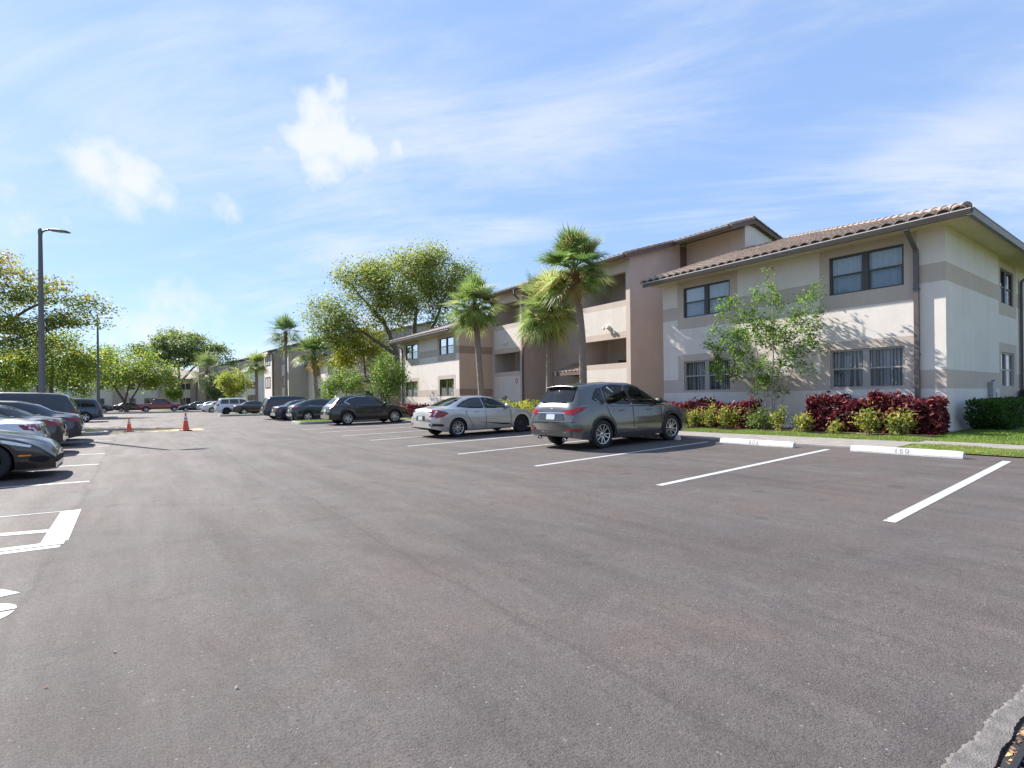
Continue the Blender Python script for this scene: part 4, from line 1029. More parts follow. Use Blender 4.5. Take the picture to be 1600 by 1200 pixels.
def car_body(S, seg=.045):
    """S: the car's lines; returns MB with the body skin; materials 0 paint, 1 underside"""
    L, W = S['L'], S['W'] / 2
    top = curve(S['top'], S.get('sm', .05)); belt = curve(S['belt'], .08); wr = curve(S['wr'], .12)
    xc = L * .5; rc = S.get('corner', .30); wa, wb_ = S['axles']; RA = S['arch']; wr_z = S['wheel_r']
    def plan(x):
        e = min(x, L - x); q = S.get('nose_r', .55) if x > xc else S.get('tail_r', .40); 
        f = 1.0 if e >= q else 1 - S.get('taper', .20) * ((q - e) / q) ** 2.4
        return W * f
    def sill(x):
        e0, e1 = x, L - x; z = S['sill']
        if e0 < .55: z += (1 - e0 / .55) * S.get('rear_lift', .12)
        if e1 < .7: z += (1 - e1 / .7) * S.get('front_lift', .04)
        return z
    xs = [0, .01, .03, .06, .10, .15, .2]; x = .25
    while x < L - .22: xs.append(x); x += seg
    xs += [L - .2, L - .15, L - .1, L - .06, L - .03, L - .01, L]
    for a in (wa, wb_):
        xs = [q for q in xs if not (a - RA - .02 < q < a + RA + .02)]
        xs += [a + RA * math.cos(t) for t in np.linspace(0, PI, 19)] + [a - RA - .004, a + RA + .004]
    xs = sorted(xs)
    rows = []
    for x in xs:
        za = sill(x); arch = za
        for a in (wa, wb_):
            if abs(x - a) <= RA + 1e-4: arch = max(za, wr_z + math.sqrt(max(0, RA * RA - (x - a) ** 2)))
        t = top(x); b = min(belt(x), t - .035); w = plan(x); r_ = min(wr(x), w * .93); crown = .035 + .02 * (r_ / .6)
        zs = min(t - .012, max(b + .012, t - crown)); 
        pts = [(0, za + .02), (w * .62, za + .02), (w * .62, arch), (w - .035, arch)]
        lo = arch; mz = max(lo + .03, .40)
        def yb(z):      # side wall tumblehome below the belt
            u = (z - .55) / .5
            return w * (1 - .045 * max(0, u) ** 1.6 - .05 * max(0, -u * 1.1) ** 1.8)
        zlist = [lo + (b - lo) * q for q in (0.0, .06, .16, .30, .45, .60, .74, .86, .95)]
        for z in zlist: pts.append((yb(z) + (.008 if .25 < (z - lo) / max(.05, b - lo) < .8 else 0), z))
        ws = yb(b) - .022
        pts.append((ws, b)); pts.append((ws - .025, b + .008))
        h_ = zs - b; 
        for q in (.2, .4, .6, .8, .93): 
            y = (ws - .03) + (r_ - (ws - .03)) * q + .022 * math.sin(PI * q) * min(1, h_ / .3)
            pts.append((y, b + .008 + (h_ - .008) * q))
        pts.append((r_ - .012, zs)); pts.append((r_ - .05, zs + (t - zs) * .45))
        for q in (.75, .5, .25, 0): pts.append(((r_ - .05) * q, zs + (t - zs) * (.45 + .55 * (1 - (q / 1.0) ** 2))))
        rows.append([(x, y, z) for y, z in pts])
    mb = MB(); n = len(rows[0])
    for sgn in (-1, 1):
        R_ = [[(p[0], p[1] * sgn, p[2]) for p in row] for row in rows]
        b0 = len(mb.v)
        for r in R_: mb.v += r
        for i in range(len(rows) - 1):
            for j in range(n - 1):
                f = (b0 + i * n + j, b0 + i * n + j + 1, b0 + (i + 1) * n + j + 1, b0 + (i + 1) * n + j)
                mb.f.append(f if sgn < 0 else f[::-1]); mb.m.append(1 if j < 3 else 0); mb.sm.append(True)
        for i, fl in ((0, 1), (len(rows) - 1, -1)):
            for j in range(n - 1):
                a, b = b0 + i * n + j, b0 + i * n + j + 1
                c = len(mb.v); mb.v.append((rows[i][0][0], 0, mb.v[b][2])); d = len(mb.v); mb.v.append((rows[i][0][0], 0, mb.v[a][2]))
                f = (a, d, c, b); mb.f.append(f if fl * sgn < 0 else f[::-1]); mb.m.append(0); mb.sm.append(False)
    # weld
    return mb
def weld(me, d=.0015):
    bm = bmesh.new(); bm.from_mesh(me); bmesh.ops.remove_doubles(bm, verts=bm.verts[:], dist=d); bmesh.ops.recalc_face_normals(bm, faces=bm.faces[:]); bm.to_mesh(me); bm.free()
def patch(poly, axis, sgn, bvh, off=.005, g=.07):
    """a polygon in (x,z) seen from the side, or (y,z) seen from the end, laid onto the body"""
    P = [Vector(p) for p in poly]; B_ = []
    for i, p in enumerate(P):
        q = P[(i + 1) % len(P)]; k = max(1, int((q - p).length / g))
        B_ += [p + (q - p) * (t / k) for t in range(k)]
    n = len(B_); xs = [p.x for p in B_]; zs = [p.y for p in B_]
    pts = list(B_); x = min(xs) + g * .5
    while x < max(xs):
        z = min(zs) + g * .5
        while z < max(zs):
            if inpoly((x, z), poly) and min((Vector((x, z)) - b).length for b in B_) > g * .35: pts.append(Vector((x, z)))
            z += g
        x += g
    r = geometry.delaunay_2d_cdt(pts, [(i, (i + 1) % n) for i in range(n)], [], 1, 1e-5)
    V, Fc = [], []
    for p in r[0]:
        if axis == 'y': o = Vector((p.x, sgn * 3, p.y)); d = Vector((0, -sgn, 0))
        elif axis == 'x': o = Vector((sgn * 8, p.x, p.y)); d = Vector((-sgn, 0, 0))
        else: o = Vector((p.x, p.y, 5)); d = Vector((0, 0, -1))
        h = bvh.ray_cast(o, d)
        if h[0] is None: V.append(None); continue
        nn = h[1] if h[1].dot(d) < 0 else -h[1]
        V.append(h[0] - d * off * .5 + nn * off)
    flip = (axis == 'y' and sgn > 0) or (axis == 'x' and sgn < 0)
    for f in r[2]:
        if any(V[i] is None for i in f): continue
        Fc.append(tuple(f[::-1]) if flip else tuple(f))
    V = [v if v is not None else Vector((0, 0, -50)) for v in V]
    return V, Fc
def add_patch(mb, *a, mi=0, **k):
    V, Fc = patch(*a, **k); b = len(mb.v); used = {}
    for f in Fc:
        ff = []
        for i in f:
            if i not in used: used[i] = len(mb.v); mb.v.append(tuple(V[i]))
            ff.append(used[i])
        mb.f.append(tuple(ff)); mb.m.append(mi); mb.sm.append(True)
WHEELS = {}
def wheel_meshes(r, w, style):
    key = (r, w, style)
    if key in WHEELS: return WHEELS[key]
    rr = r * .68
    t = MB(); t.lathe([(rr - .005, -w / 2 + .02), (rr + .02, -w / 2), (r - .03, -w / 2 + .004), (r - .008, -w / 2 + .03), (r, -w / 2 + .06), (r, w / 2 - .06), (r - .008, w / 2 - .03), (r - .03, w / 2 - .004), (rr + .02, w / 2), (rr - .005, w / 2 - .02), (rr - .005, -w / 2 + .02)], 40, 'y')
    tm = t.mesh('tyre', [M['rubber']])
    g = MB()       # rim: outer face at -w/2
    ym = -w / 2 + .012
    g.lathe([(rr + .004, ym + .01), (rr - .004, ym), (rr - .022, ym + .006), (rr - .03, ym + .04), (rr - .045, w / 2 - .04), (.0, w / 2 - .05)], 40, 'y', mi=1 if style != 'steel' else 1)
    n, wd = {'cx': (10, .016), 'civic': (10, .020), 'nx': (10, .022), 'five': (5, .05), 'suv5': (5, .055), 'dark': (5, .06), 'steel': (0, 0), 'cover': (8, .035)}[style]
    g.lathe([(0, ym + .018), (.055, ym + .020), (.065, ym + .04)], 20, 'y', mi=0)
    g.lathe([(rr - .003, ym - .001), (rr - .018, ym - .002), (rr - .024, ym + .012)], 40, 'y', mi=0)
    for k in range(n):
        a = 2 * PI * (k + (.16 if (style in ('cx', 'civic', 'nx') and k % 2) else 0) * (-1)) / n
        Mx = Matrix.Rotation(a, 4, 'Y')
        p = [(.05, ym + .020, -wd * .9), (rr - .015, ym + .004, -wd * .6), (rr - .015, ym + .004, wd * .6), (.05, ym + .020, wd * .9)]
        q = [(x, y + .035, z * 1.2) for x, y, z in p]
        p = [Mx @ Vector(v) for v in p]; q = [Mx @ Vector(v) for v in q]
        g.face(p, 0)
        for i in range(4): g.face([p[i], q[i], q[(i + 1) % 4], p[(i + 1) % 4]], 0)
    if style == 'steel':
        g.lathe([(rr * .95, ym + .03), (rr * .75, ym + .045), (rr * .6, ym + .02), (rr * .3, ym + .03), (0, ym + .02)], 30, 'y', mi=0)
        for k in range(10): a = 2 * PI * k / 10; g.lathe([(0, ym + .018), (.02, ym + .018)], 8, 'y', (rr * .67 * math.cos(a), 0, rr * .67 * math.sin(a)), 1)
    g.lathe([(rr * .25, ym + .075), (rr * .78, ym + .075), (rr * .78, ym + .10)], 24, 'y', mi=2)
    face = {'dark': 'alloy_dark', 'steel': 'steel_wheel'}.get(style, 'alloy')
    rm = g.mesh('rim', [M[face], M['underbody'], M['brake']])
    WHEELS[key] = (tm, rm); return tm, rm
def put_wheel(root, x, y, r, w, style):
    tm, rm = wheel_meshes(r, w, style)
    t = bpy.data.objects.new('wheel', tm); COL.objects.link(t); t.parent = root; t.location = (x, y, r)
    if y > 0: t.rotation_euler = (0, random.Random(x + y).random() * 6, PI) if False else (0, 0, PI)
    g = bpy.data.objects.new('rim', rm); COL.objects.link(g); g.parent = t; g.rotation_euler = (0, .3 + x, 0)
    return t
def mirror_mesh(mb, sgn, x, z, y, s=1.0, mi=0):
    # door mirror: rounded shell on a short arm
    c = Vector((x, sgn * (y + .13 * s), z)); rows = []
    for i, (dx, k) in enumerate(((-.06, .001), (-.06, .92), (-.02, 1.0), (.05, .85), (.10, .5), (.115, .05))):
        rows.append([c + Vector((dx * s, math.cos(a) * .115 * k * s, math.sin(a) * .072 * k * s + .01 * math.cos(a))) for a in np.linspace(0, 2 * PI, 13)[:-1]])
    mb.grid(rows, mi, True, True)
    mb.box(x - .03, x + .05, min(sgn * (y - .02), sgn * (y + .08)), max(sgn * (y - .02), sgn * (y + .08)), z - .065, z - .03, 1)

def build_car(S, name, loc, heading, label, cat='car', group=None, paint_='paint_grey'):
    """local axes: x from the rear bumper forward, y left; heading 0 = nose to +X"""
    seg = S.get('seg', .05)
    root = empty(name, (loc[0], loc[1], hz(loc[0] + 2 * math.cos(heading), loc[1])), heading, label=label, cat=cat, group=group)
    sl = (hz(loc[0] + 4 * math.cos(heading), loc[1]) - hz(loc[0], loc[1])) / 4
    root.rotation_euler = (0, -math.atan(sl), heading); root.location.z = hz(loc[0], loc[1])
    mb = car_body(S, seg)
    me = mb.mesh('body', [M[paint_], M['underbody']]); weld(me)
    wins = [round_poly(p, .04) for p in S['side_windows']]
    wr_ = round_poly(S['rear_window'], .05); wf = round_poly(S['front_window'], .05)
    bm = bmesh.new(); bm.from_mesh(me); bvh = BVHTree.FromBMesh(bm)
    if S.get('holes'):
        dl = []
        for f in bm.faces:
            c = f.calc_center_median()
            if f.material_index == 1 or c.z < S['belt_z']: continue
            n = f.normal
            if abs(n.y) > .45 and any(inpoly((c.x, c.z), p) for p in wins): dl.append(f)
            elif c.x < S['L'] * .35 and inpoly((c.y, c.z), wr_) and abs(n.y) < .6 and c.x < S['rear_glass_x']: dl.append(f)
            elif c.x > S['front_glass_x'] and inpoly((c.y, c.z), wf) and abs(n.y) < .6: dl.append(f)
        bmesh.ops.delete(bm, geom=dl, context='FACES'); bm.to_mesh(me)
    bm.free(); me.set_sharp_from_angle(angle=R(48))
    o = bpy.data.objects.new('body', me); COL.objects.link(o); o.parent = root
    gm = S.get('glass_mats', ['car_glass'] * 9)
    for i, p in enumerate(wins):
        for sgn in (-1, 1):
            mb = MB(); add_patch(mb, p, 'y', sgn, bvh, off=.004); w = mb.build('side_window', M[gm[i]], root)
            if S.get('near'):
                # rubber seal round the pane
                c = sum((Vector(q) for q in p), Vector((0, 0))) / len(p); inner = [tuple(Vector(q) + (c - Vector(q)).normalized() * .022) for q in p]; outer = [tuple(Vector(q) - (c - Vector(q)).normalized() * .024) for q in p]
                fr = MB(); N = len(p)
                for k in range(N): 
                    quad = [outer[k], outer[(k + 1) % N], inner[(k + 1) % N], inner[k]]
                    try: add_patch(fr, quad, 'y', sgn, bvh, off=.007, g=.2)
                    except Exception: pass
                fr.build('window_seal', M['black_plastic'], w)
    mb = MB(); add_patch(mb, wr_, 'x', -1, bvh, off=.004); mb.build('rear_window', M[gm[-1]], root)
    mb = MB(); add_patch(mb, wf, 'x', 1, bvh, off=.004); mb.build('windshield', M[gm[-1] if not S.get('holes') else 'car_glass_clear'], root)
    for nm, mt, axis_, sgns, poly in S['trim']:
        poly = round_poly(poly, .02, 2)
        if axis_ == 'y':
            for sgn in sgns: mb = MB(); add_patch(mb, poly, 'y', sgn, bvh, off=.006); mb.build(nm, M[mt], root)
        elif axis_ == 'xm':       # mirrored pair on an end
            for k in (-1, 1):
                mb = MB(); add_patch(mb, [(p[0] * k, p[1]) for p in poly][::k], 'x', sgns, bvh, off=.006); mb.build(nm, M[mt], root)
        else: mb = MB(); add_patch(mb, poly, 'x', sgns, bvh, off=.0065 if mt != 'plate' else .012); mb.build(nm, M[mt], root)
    # arch lips
    if S.get('cladding'):
        for a in S['axles']:
            for sgn in (-1, 1):
                r0, r1 = S['arch'] + .002, S['arch'] + .055; A = np.linspace(-.15, PI + .15, 16)
                mb = MB()
                for k in range(15):
                    q = [(a + r * math.cos(t), S['wheel_r'] + r * math.sin(t)) for r, t in ((r0, A[k]), (r0, A[k + 1]), (r1, A[k + 1]), (r1, A[k]))]
                    add_patch(mb, q, 'y', sgn, bvh, off=.010, g=.2)
                mb.build('wheel_arch_trim', M['black_plastic'], root)
    w, r = S.get('tyre_w', .225), S['wheel_r']; track = S['W'] / 2 - .012 - w / 2 - S.get('inset', .01)
    st = S['wheels']
    for i, a in enumerate(S['axles']):
        for sgn in (-1, 1): put_wheel(root, a, sgn * track, r, w, st[i] if isinstance(st, (list, tuple)) else st)
    mx, mz, my = S['mirror']
    for sgn in (-1, 1):
        mb = MB(); mirror_mesh(mb, sgn, mx, mz, my); mb.build('side_mirror', [M[S.get('mirror_mat', paint_)], M['black_plastic']], root)
    if S.get('handles'):
        for hx, hz_ in S['handles']:
            for sgn in (-1, 1):
                h = bvh.ray_cast(Vector((hx, sgn * 3, hz_)), Vector((0, -sgn, 0)))[0]
                mb = MB(); y = abs(h.y); mb.tube([(hx - .10, sgn * y, hz_), (hx - .085, sgn * (y + .028), hz_ + .004), (hx + .075, sgn * (y + .030), hz_ + .008), (hx + .10, sgn * y, hz_ + .006)], [.012, .014, .014, .011], 6)
                mb.build('door_handle', M[S.get('handle_mat', paint_)], root)
    if S.get('antenna'): 
        ax = S['antenna']; z = curve(S['top'])(ax); mb = MB(); mb.grid([[(ax - .09, 0, z - .01), (ax - .02, 0, z + .055), (ax + .10, 0, z - .012)], [(ax - .10, -.022, z - .012), (ax, -.03, z - .012), (ax + .11, -.012, z - .014)]], 0, True); mb.grid([[(ax - .09, 0, z - .01), (ax - .02, 0, z + .055), (ax + .10, 0, z - .012)], [(ax - .10, .022, z - .012), (ax, .03, z - .012), (ax + .11, .012, z - .014)]], 0, True); mb.build('roof_antenna', M[paint_], root)
    if S.get('holes'):
        mb = MB(); W2 = S['W'] / 2
        mb.box(.9, S['L'] - 1.35, -W2 + .12, W2 - .12, .30, .42)
        fx = S['L'] - 2.35
        for sx, cz in ((fx, S['belt_z']), (fx - .95, S['belt_z'] - .02)):
            for sy in (-.40, .40):
                mb.grid([[(sx - .30 + dx, sy + dy, z) for dy, dx in ((-.25, .03), (-.2, 0), (0, .02), (.2, 0), (.25, .03))] for dx0, z in ((0, .5), (-.0, .9), (-.0, cz + .13)) for dx in (dx0,)], 0, True)
                rows = []
                for z, hw, ox in ((.45, .24, .0), (.7, .25, -.06), (cz - .02, .24, -.13), (cz + .10, .18, -.16), (cz + .12, .11, -.165), (cz + .22, .13, -.18), (cz + .31, .12, -.19), (cz + .34, .06, -.19)):
                    rows.append([(sx + ox + tx, sy + ty * hw, z) for tx, ty in ((.05, -1), (.06, 0), (.05, 1), (-.06, 1), (-.07, 0), (-.06, -1))])
                mb.grid(rows, 0, True, True)
                mb.box(sx - .02, sx + .46, sy - .24, sy + .24, .42, .60)
        dx = S['L'] - 1.62
        mb.box(dx - .05, dx + .5, -W2 + .15, W2 - .15, .62, S['belt_z'] - .08)
        mb.lathe([(.165, 0), (.185, .01), (.185, .03), (.165, .04)], 18, 'y', (0, 0, 0)) if False else None
        mb.build('interior', M['seat'], root)
        st_ = MB(); ring = [Vector((dx - .16 + .03 * math.sin(t), .38 + .18 * math.cos(t), S['belt_z'] - .06 + .17 * math.sin(t))) for t in np.linspace(0, 2 * PI, 17)]
        st_.tube(ring, .014, 6); st_.build('steering_wheel', M['seat'], root)
    if S.get('extra'): S['extra'](root, bvh, paint_)
    return root

def seamx(x, z0, z1, w=.012, lean=0.0): return [(x - w / 2, z0), (x + w / 2, z0), (x + w / 2 + lean, z1), (x - w / 2 + lean, z1)]
def cx_extra(root, bvh, pt):
    mb = MB()       # roof spoiler over the tailgate glass
    rows = [[(.50, y, 1.600 - .05 * (y / .6) ** 2) for y in np.linspace(-.54, .54, 9)], [(.34, y, 1.588 - .05 * (y / .6) ** 2) for y in np.linspace(-.52, .52, 9)], [(.35, y, 1.562 - .05 * (y / .6) ** 2) for y in np.linspace(-.51, .51, 9)], [(.46, y, 1.55 - .05 * (y / .6) ** 2) for y in np.linspace(-.52, .52, 9)]]
    mb.grid(rows, 0, True); mb.build('rear_spoiler', M[pt], root)
    mb = MB(); mb.tube([(.20, .28, 1.16), (.20, .0, 1.13), (.19, -.06, 1.13)], [.010, .010, .018], 6); mb.build('rear_wiper', M['black_plastic'], root)
    for s in (-.48, .48):
        mb = MB(); mb.lathe([(.035, -.05), (.04, -.055), (.04, .04)], 14, 'z'); e = mb.build('exhaust_pipe', M['chrome'], root); e.location = (.06, s, .27); e.rotation_euler = (0, R(90), 0)
    mb = MB(); c = [(0.058, math.cos(t) * .055 * (1 + .0), .985 + math.sin(t) * .042) for t in np.linspace(0, 2 * PI, 17)]; mb.tube(c, .006, 5)
    mb.tube([(.052, -.045, .995), (.05, -.02, .985), (.05, 0, .968), (.05, .02, .985), (.052, .045, .995)], .005, 5); mb.build('badge', M['chrome'], root)
CX = dict(L=4.55, W=1.86, wheel_r=.362, arch=.400, axles=(.95, 3.65), sill=.235, rear_lift=.10, front_lift=.02, belt_z=1.06, tyre_w=.225, taper=.17, tail_r=.34, nose_r=.70, seg=.03, near=True, holes=True,
          top=[(0, .66), (.02, .76), (.03, .88), (.05, 1.02), (.08, 1.09), (.13, 1.14), (.30, 1.36), (.44, 1.565), (.56, 1.61), (1.0, 1.65), (1.7, 1.672), (2.2, 1.655), (2.6, 1.57), (3.05, 1.345), (3.42, 1.14), (3.52, 1.10), (4.0, 1.03), (4.35, .90), (4.47, .78), (4.53, .66), (4.55, .55)], sm=.022,
          belt=[(0, .62), (.1, 1.00), (.3, 1.08), (.8, 1.10), (1.6, 1.07), (2.6, 1.05), (3.3, 1.04), (3.9, .96), (4.4, .80), (4.55, .5)],
          wr=[(0, .72), (.15, .70), (.5, .58), (1.0, .60), (2.2, .60), (2.9, .64), (3.4, .70), (4.0, .68), (4.55, .55)],
          side_windows=[[(.72, 1.25), (1.06, 1.115), (1.10, 1.50), (.94, 1.45)], [(1.16, 1.105), (2.02, 1.085), (1.97, 1.555), (1.55, 1.565), (1.20, 1.525)], [(2.10, 1.085), (3.20, 1.075), (3.02, 1.20), (2.72, 1.385), (2.44, 1.505), (2.06, 1.555)]],
          glass_mats=['car_glass_tint', 'car_glass_clear', 'car_glass_clear', 'car_glass_tint'],
          rear_window=[(-.60, 1.17), (.60, 1.17), (.52, 1.53), (-.52, 1.53)], front_window=[(-.66, 1.16), (.66, 1.16), (.52, 1.56), (-.52, 1.56)], rear_glass_x=.5, front_glass_x=2.5,
          mirror=(3.02, 1.13, .86), handles=[(1.62, .93), (2.70, .91)], antenna=1.0, mirror_mat='black_plastic', wheels='cx', cladding=True, extra=cx_extra,
          trim=[('taillight', 'red_lens', 'xm', -1, [(.36, .955), (.86, 1.03), (.86, .90), (.62, .87)]), ('taillight', 'red_lens', 'y', (-1, 1), [(.06, .91), (.06, 1.035), (.42, 1.055), (.26, .96)]),
                ('license_recess', 'paint_dark', 'x', -1, [(-.42, .90), (.42, .90), (.50, .74), (-.50, .74)]), ('license_plate', 'plate', 'x', -1, [(-.16, .885), (.16, .885), (.16, .75), (-.16, .75)]),  # plate recess is a flat patch, its shade painted dark
                ('chrome_strip', 'chrome', 'x', -1, [(-.52, .925), (.52, .925), (.52, .905), (-.52, .905)]), ('bumper_trim', 'black_plastic', 'x', -1, [(-.80, .48), (.80, .48), (.74, .36), (-.74, .36)]), ('bumper_line', 'chrome', 'x', -1, [(-.66, .455), (.66, .455), (.66, .43), (-.66, .43)]),
                ('reflector', 'red_lens', 'xm', -1, [(.62, .53), (.82, .54), (.82, .49), (.62, .48)]), ('reflector', 'red_lens', 'y', (-1, 1), [(.03, .54), (.22, .535), (.18, .475), (.05, .48)]),
                ('sill_trim', 'black_plastic', 'y', (-1, 1), [(1.36, .25), (3.24, .25), (3.24, .35), (1.36, .35)]), ('window_trim', 'chrome', 'y', (-1, 1), [(.76, 1.235), (1.03, 1.098), (1.60, 1.080), (3.20, 1.064), (3.20, 1.078), (1.60, 1.095), (1.05, 1.113), (.80, 1.248)]),
                ('door_seam', 'underbody', 'y', (-1, 1), seamx(2.06, .36, 1.08)), ('door_seam', 'underbody', 'y', (-1, 1), seamx(3.18, .36, 1.04, lean=.03)), ('door_seam', 'underbody', 'y', (-1, 1), [(1.09, 1.1), (1.10, 1.1), (1.18, .86), (1.38, .62), (1.40, .36), (1.388, .36), (1.368, .615), (1.17, .855)]),
                ('tailgate_seam', 'underbody', 'x', -1, [(-.86, .70), (.86, .70), (.86, .69), (-.86, .69)])])
cx = build_car(CX, 'parked_suv', (8.44, 9.97), 0, 'gunmetal grey suv with chrome window line and roof spoiler, closest car on the right', 'suv', paint_='paint_grey')

def civ_extra(root, bvh, pt):
    mb = MB(); c = [(.062, math.cos(t) * .05, .86 + math.sin(t) * .045) for t in np.linspace(0, 2 * PI, 5)]; mb.tube(c, .007, 5); mb.tube([(.06, -.022, .89), (.055, -.018, .86), (.055, .018, .86), (.06, .022, .89)], .005, 5); mb.tube([(.06, -.026, .83), (.055, -.018, .86)], .005, 5); mb.tube([(.06, .026, .83), (.055, .018, .86)], .005, 5); mb.build('badge', M['chrome'], root)
CV = dict(L=4.63, W=1.80, wheel_r=.322, arch=.355, axles=(.98, 3.68), sill=.20, rear_lift=.14, front_lift=.0, belt_z=.96, tyre_w=.215, taper=.18, tail_r=.45, nose_r=.75, seg=.03, near=True, holes=True,
          top=[(0, .60), (.02, .72), (.04, .90), (.08, .99), (.35, 1.035), (.60, 1.085), (1.0, 1.24), (1.45, 1.375), (1.85, 1.412), (2.2, 1.41), (2.6, 1.345), (3.05, 1.16), (3.40, .99), (3.55, .945), (4.1, .86), (4.4, .74), (4.55, .62), (4.63, .48)], sm=.03,
          belt=[(0, .56), (.1, .90), (.4, .97), (1.2, .97), (2.4, .935), (3.3, .90), (3.9, .82), (4.4, .66), (4.63, .42)],
          wr=[(0, .66), (.3, .64), (.8, .56), (1.4, .55), (2.2, .56), (2.9, .62), (3.4, .68), (4.0, .66), (4.63, .5)],
          side_windows=[[(1.00, 1.045), (1.48, 1.005), (2.04, .985), (2.00, 1.315), (1.62, 1.29), (1.25, 1.17)], [(2.12, .982), (3.12, .955), (2.88, 1.09), (2.55, 1.24), (2.35, 1.295), (2.08, 1.322)]],
          glass_mats=['car_glass', 'car_glass_clear', 'car_glass_tint'],
          rear_window=[(-.60, 1.075), (.60, 1.075), (.48, 1.345), (-.48, 1.345)], front_window=[(-.66, 1.0), (.66, 1.0), (.50, 1.33), (-.50, 1.33)], rear_glass_x=1.5, front_glass_x=2.5,
          mirror=(3.0, 1.01, .83), handles=[(1.72, .84), (2.68, .815)], wheels=['civic', 'steel'], extra=civ_extra,
          trim=[('taillight', 'red_lens', 'xm', -1, [(.52, .93), (.82, .96), (.88, .72), (.60, .70), (.72, .84), (.50, .88)]), ('taillight', 'red_lens', 'y', (-1, 1), [(.05, .93), (.16, .95), (.48, .895), (.62, .82), (.40, .72), (.10, .66), (.20, .76), (.14, .84)]),
                ('license_recess', 'paint_dark', 'x', -1, [(-.30, .75), (.30, .75), (.34, .58), (-.34, .58)]), ('license_plate', 'plate', 'x', -1, [(-.16, .73), (.16, .73), (.16, .60), (-.16, .60)]),  # flat dark patch painted as the shade of the plate recess
                ('bumper_trim', 'black_plastic', 'x', -1, [(-.74, .30), (.74, .30), (.70, .355), (-.70, .355)]), ('bumper_vent', 'black_plastic', 'y', (-1, 1), [(.06, .50), (.05, .42), (.34, .39), (.44, .42), (.38, .48)]), ('bumper_vent', 'black_plastic', 'xm', -1, [(.60, .49), (.82, .50), (.82, .41), (.64, .42)]),
                ('sill_trim', 'black_plastic', 'y', (-1, 1), [(1.36, .205), (3.28, .205), (3.28, .235), (1.36, .235)]), ('door_seam', 'underbody', 'y', (-1, 1), seamx(2.10, .26, .965)), ('door_seam', 'underbody', 'y', (-1, 1), seamx(3.20, .26, .90, lean=-.02)),
                ('door_seam', 'underbody', 'y', (-1, 1), [(1.26, .98), (1.27, .98), (1.33, .72), (1.50, .50), (1.60, .26), (1.588, .26), (1.49, .495), (1.32, .715)]), ('body_crease', 'paint_dark', 'y', (-1, 1), [(1.75, .49), (3.16, .37), (3.14, .33), (2.9, .335)])])  # door crease has no relief, its shade is a painted dark patch
cv = build_car(CV, 'parked_sedan', (7.95, 16.27), 0, 'silver sedan with red claw shaped taillights and a black front wheel', 'sedan', paint_='paint_silver')

def variant(base, **k):
    d = dict(base); d.pop('extra', None); d.update(k); d.update({q: k[q] for q in k}); return d
def scale_profile(P, sx=1.0, sz=1.0): return [(x * sx, z * sz) for x, z in P]
NX = variant(CX, L=4.62, wheels='nx', seg=.06, near=False, holes=False, glass_mats=['car_glass'] * 4, antenna=None, belt_z=1.03,
             top=[(0, .70), (.03, .86), (.06, 1.02), (.20, 1.10), (.45, 1.35), (.62, 1.50), (1.0, 1.585), (1.6, 1.625), (2.2, 1.61), (2.6, 1.53), (3.05, 1.32), (3.42, 1.12), (4.0, 1.02), (4.38, .88), (4.55, .70), (4.62, .5)],
             side_windows=[[(.86, 1.24), (1.10, 1.12), (2.04, 1.09), (2.02, 1.49), (1.55, 1.50), (1.12, 1.40)], [(2.09, 1.09), (3.18, 1.07), (2.98, 1.19), (2.45, 1.455), (2.07, 1.49)]],
             rear_window=[(-.58, 1.14), (.58, 1.14), (.48, 1.44), (-.48, 1.44)], mirror=(3.05, 1.12, .86), cladding=True,
             trim=[('taillight', 'red_lens', 'xm', -1, [(.30, .99), (.86, 1.06), (.86, .92), (.60, .94)]), ('taillight', 'red_lens', 'y', (-1, 1), [(.06, .92), (.06, 1.05), (.46, 1.06), (.26, 1.0), (.30, .90)]), ('license_plate', 'plate', 'x', -1, [(-.16, .86), (.16, .86), (.16, .73), (-.16, .73)]),
                   ('bumper_trim', 'paint_dark', 'x', -1, [(-.80, .55), (.80, .55), (.74, .36), (-.74, .36)]), ('window_trim', 'chrome', 'y', (-1, 1), [(.80, 1.235), (1.08, 1.085), (1.12, 1.10), (.85, 1.25), (1.12, 1.42), (1.55, 1.515), (2.05, 1.51), (2.05, 1.525), (1.53, 1.53), (1.08, 1.435)]),
                   ('badge_strip', 'chrome', 'x', -1, [(-.30, .93), (.30, .93), (.30, .915), (-.30, .915)]), ('sill_trim', 'black_plastic', 'y', (-1, 1), [(1.36, .25), (3.24, .25), (3.24, .33), (1.36, .33)])], handles=[(1.62, .93), (2.72, .91)])
build_car(NX, 'parked_suv', (8.35, 28.75), 0, 'glossy black coupe-like suv with bright ten spoke wheels beside the kerbed island', 'suv', paint_='paint_black')
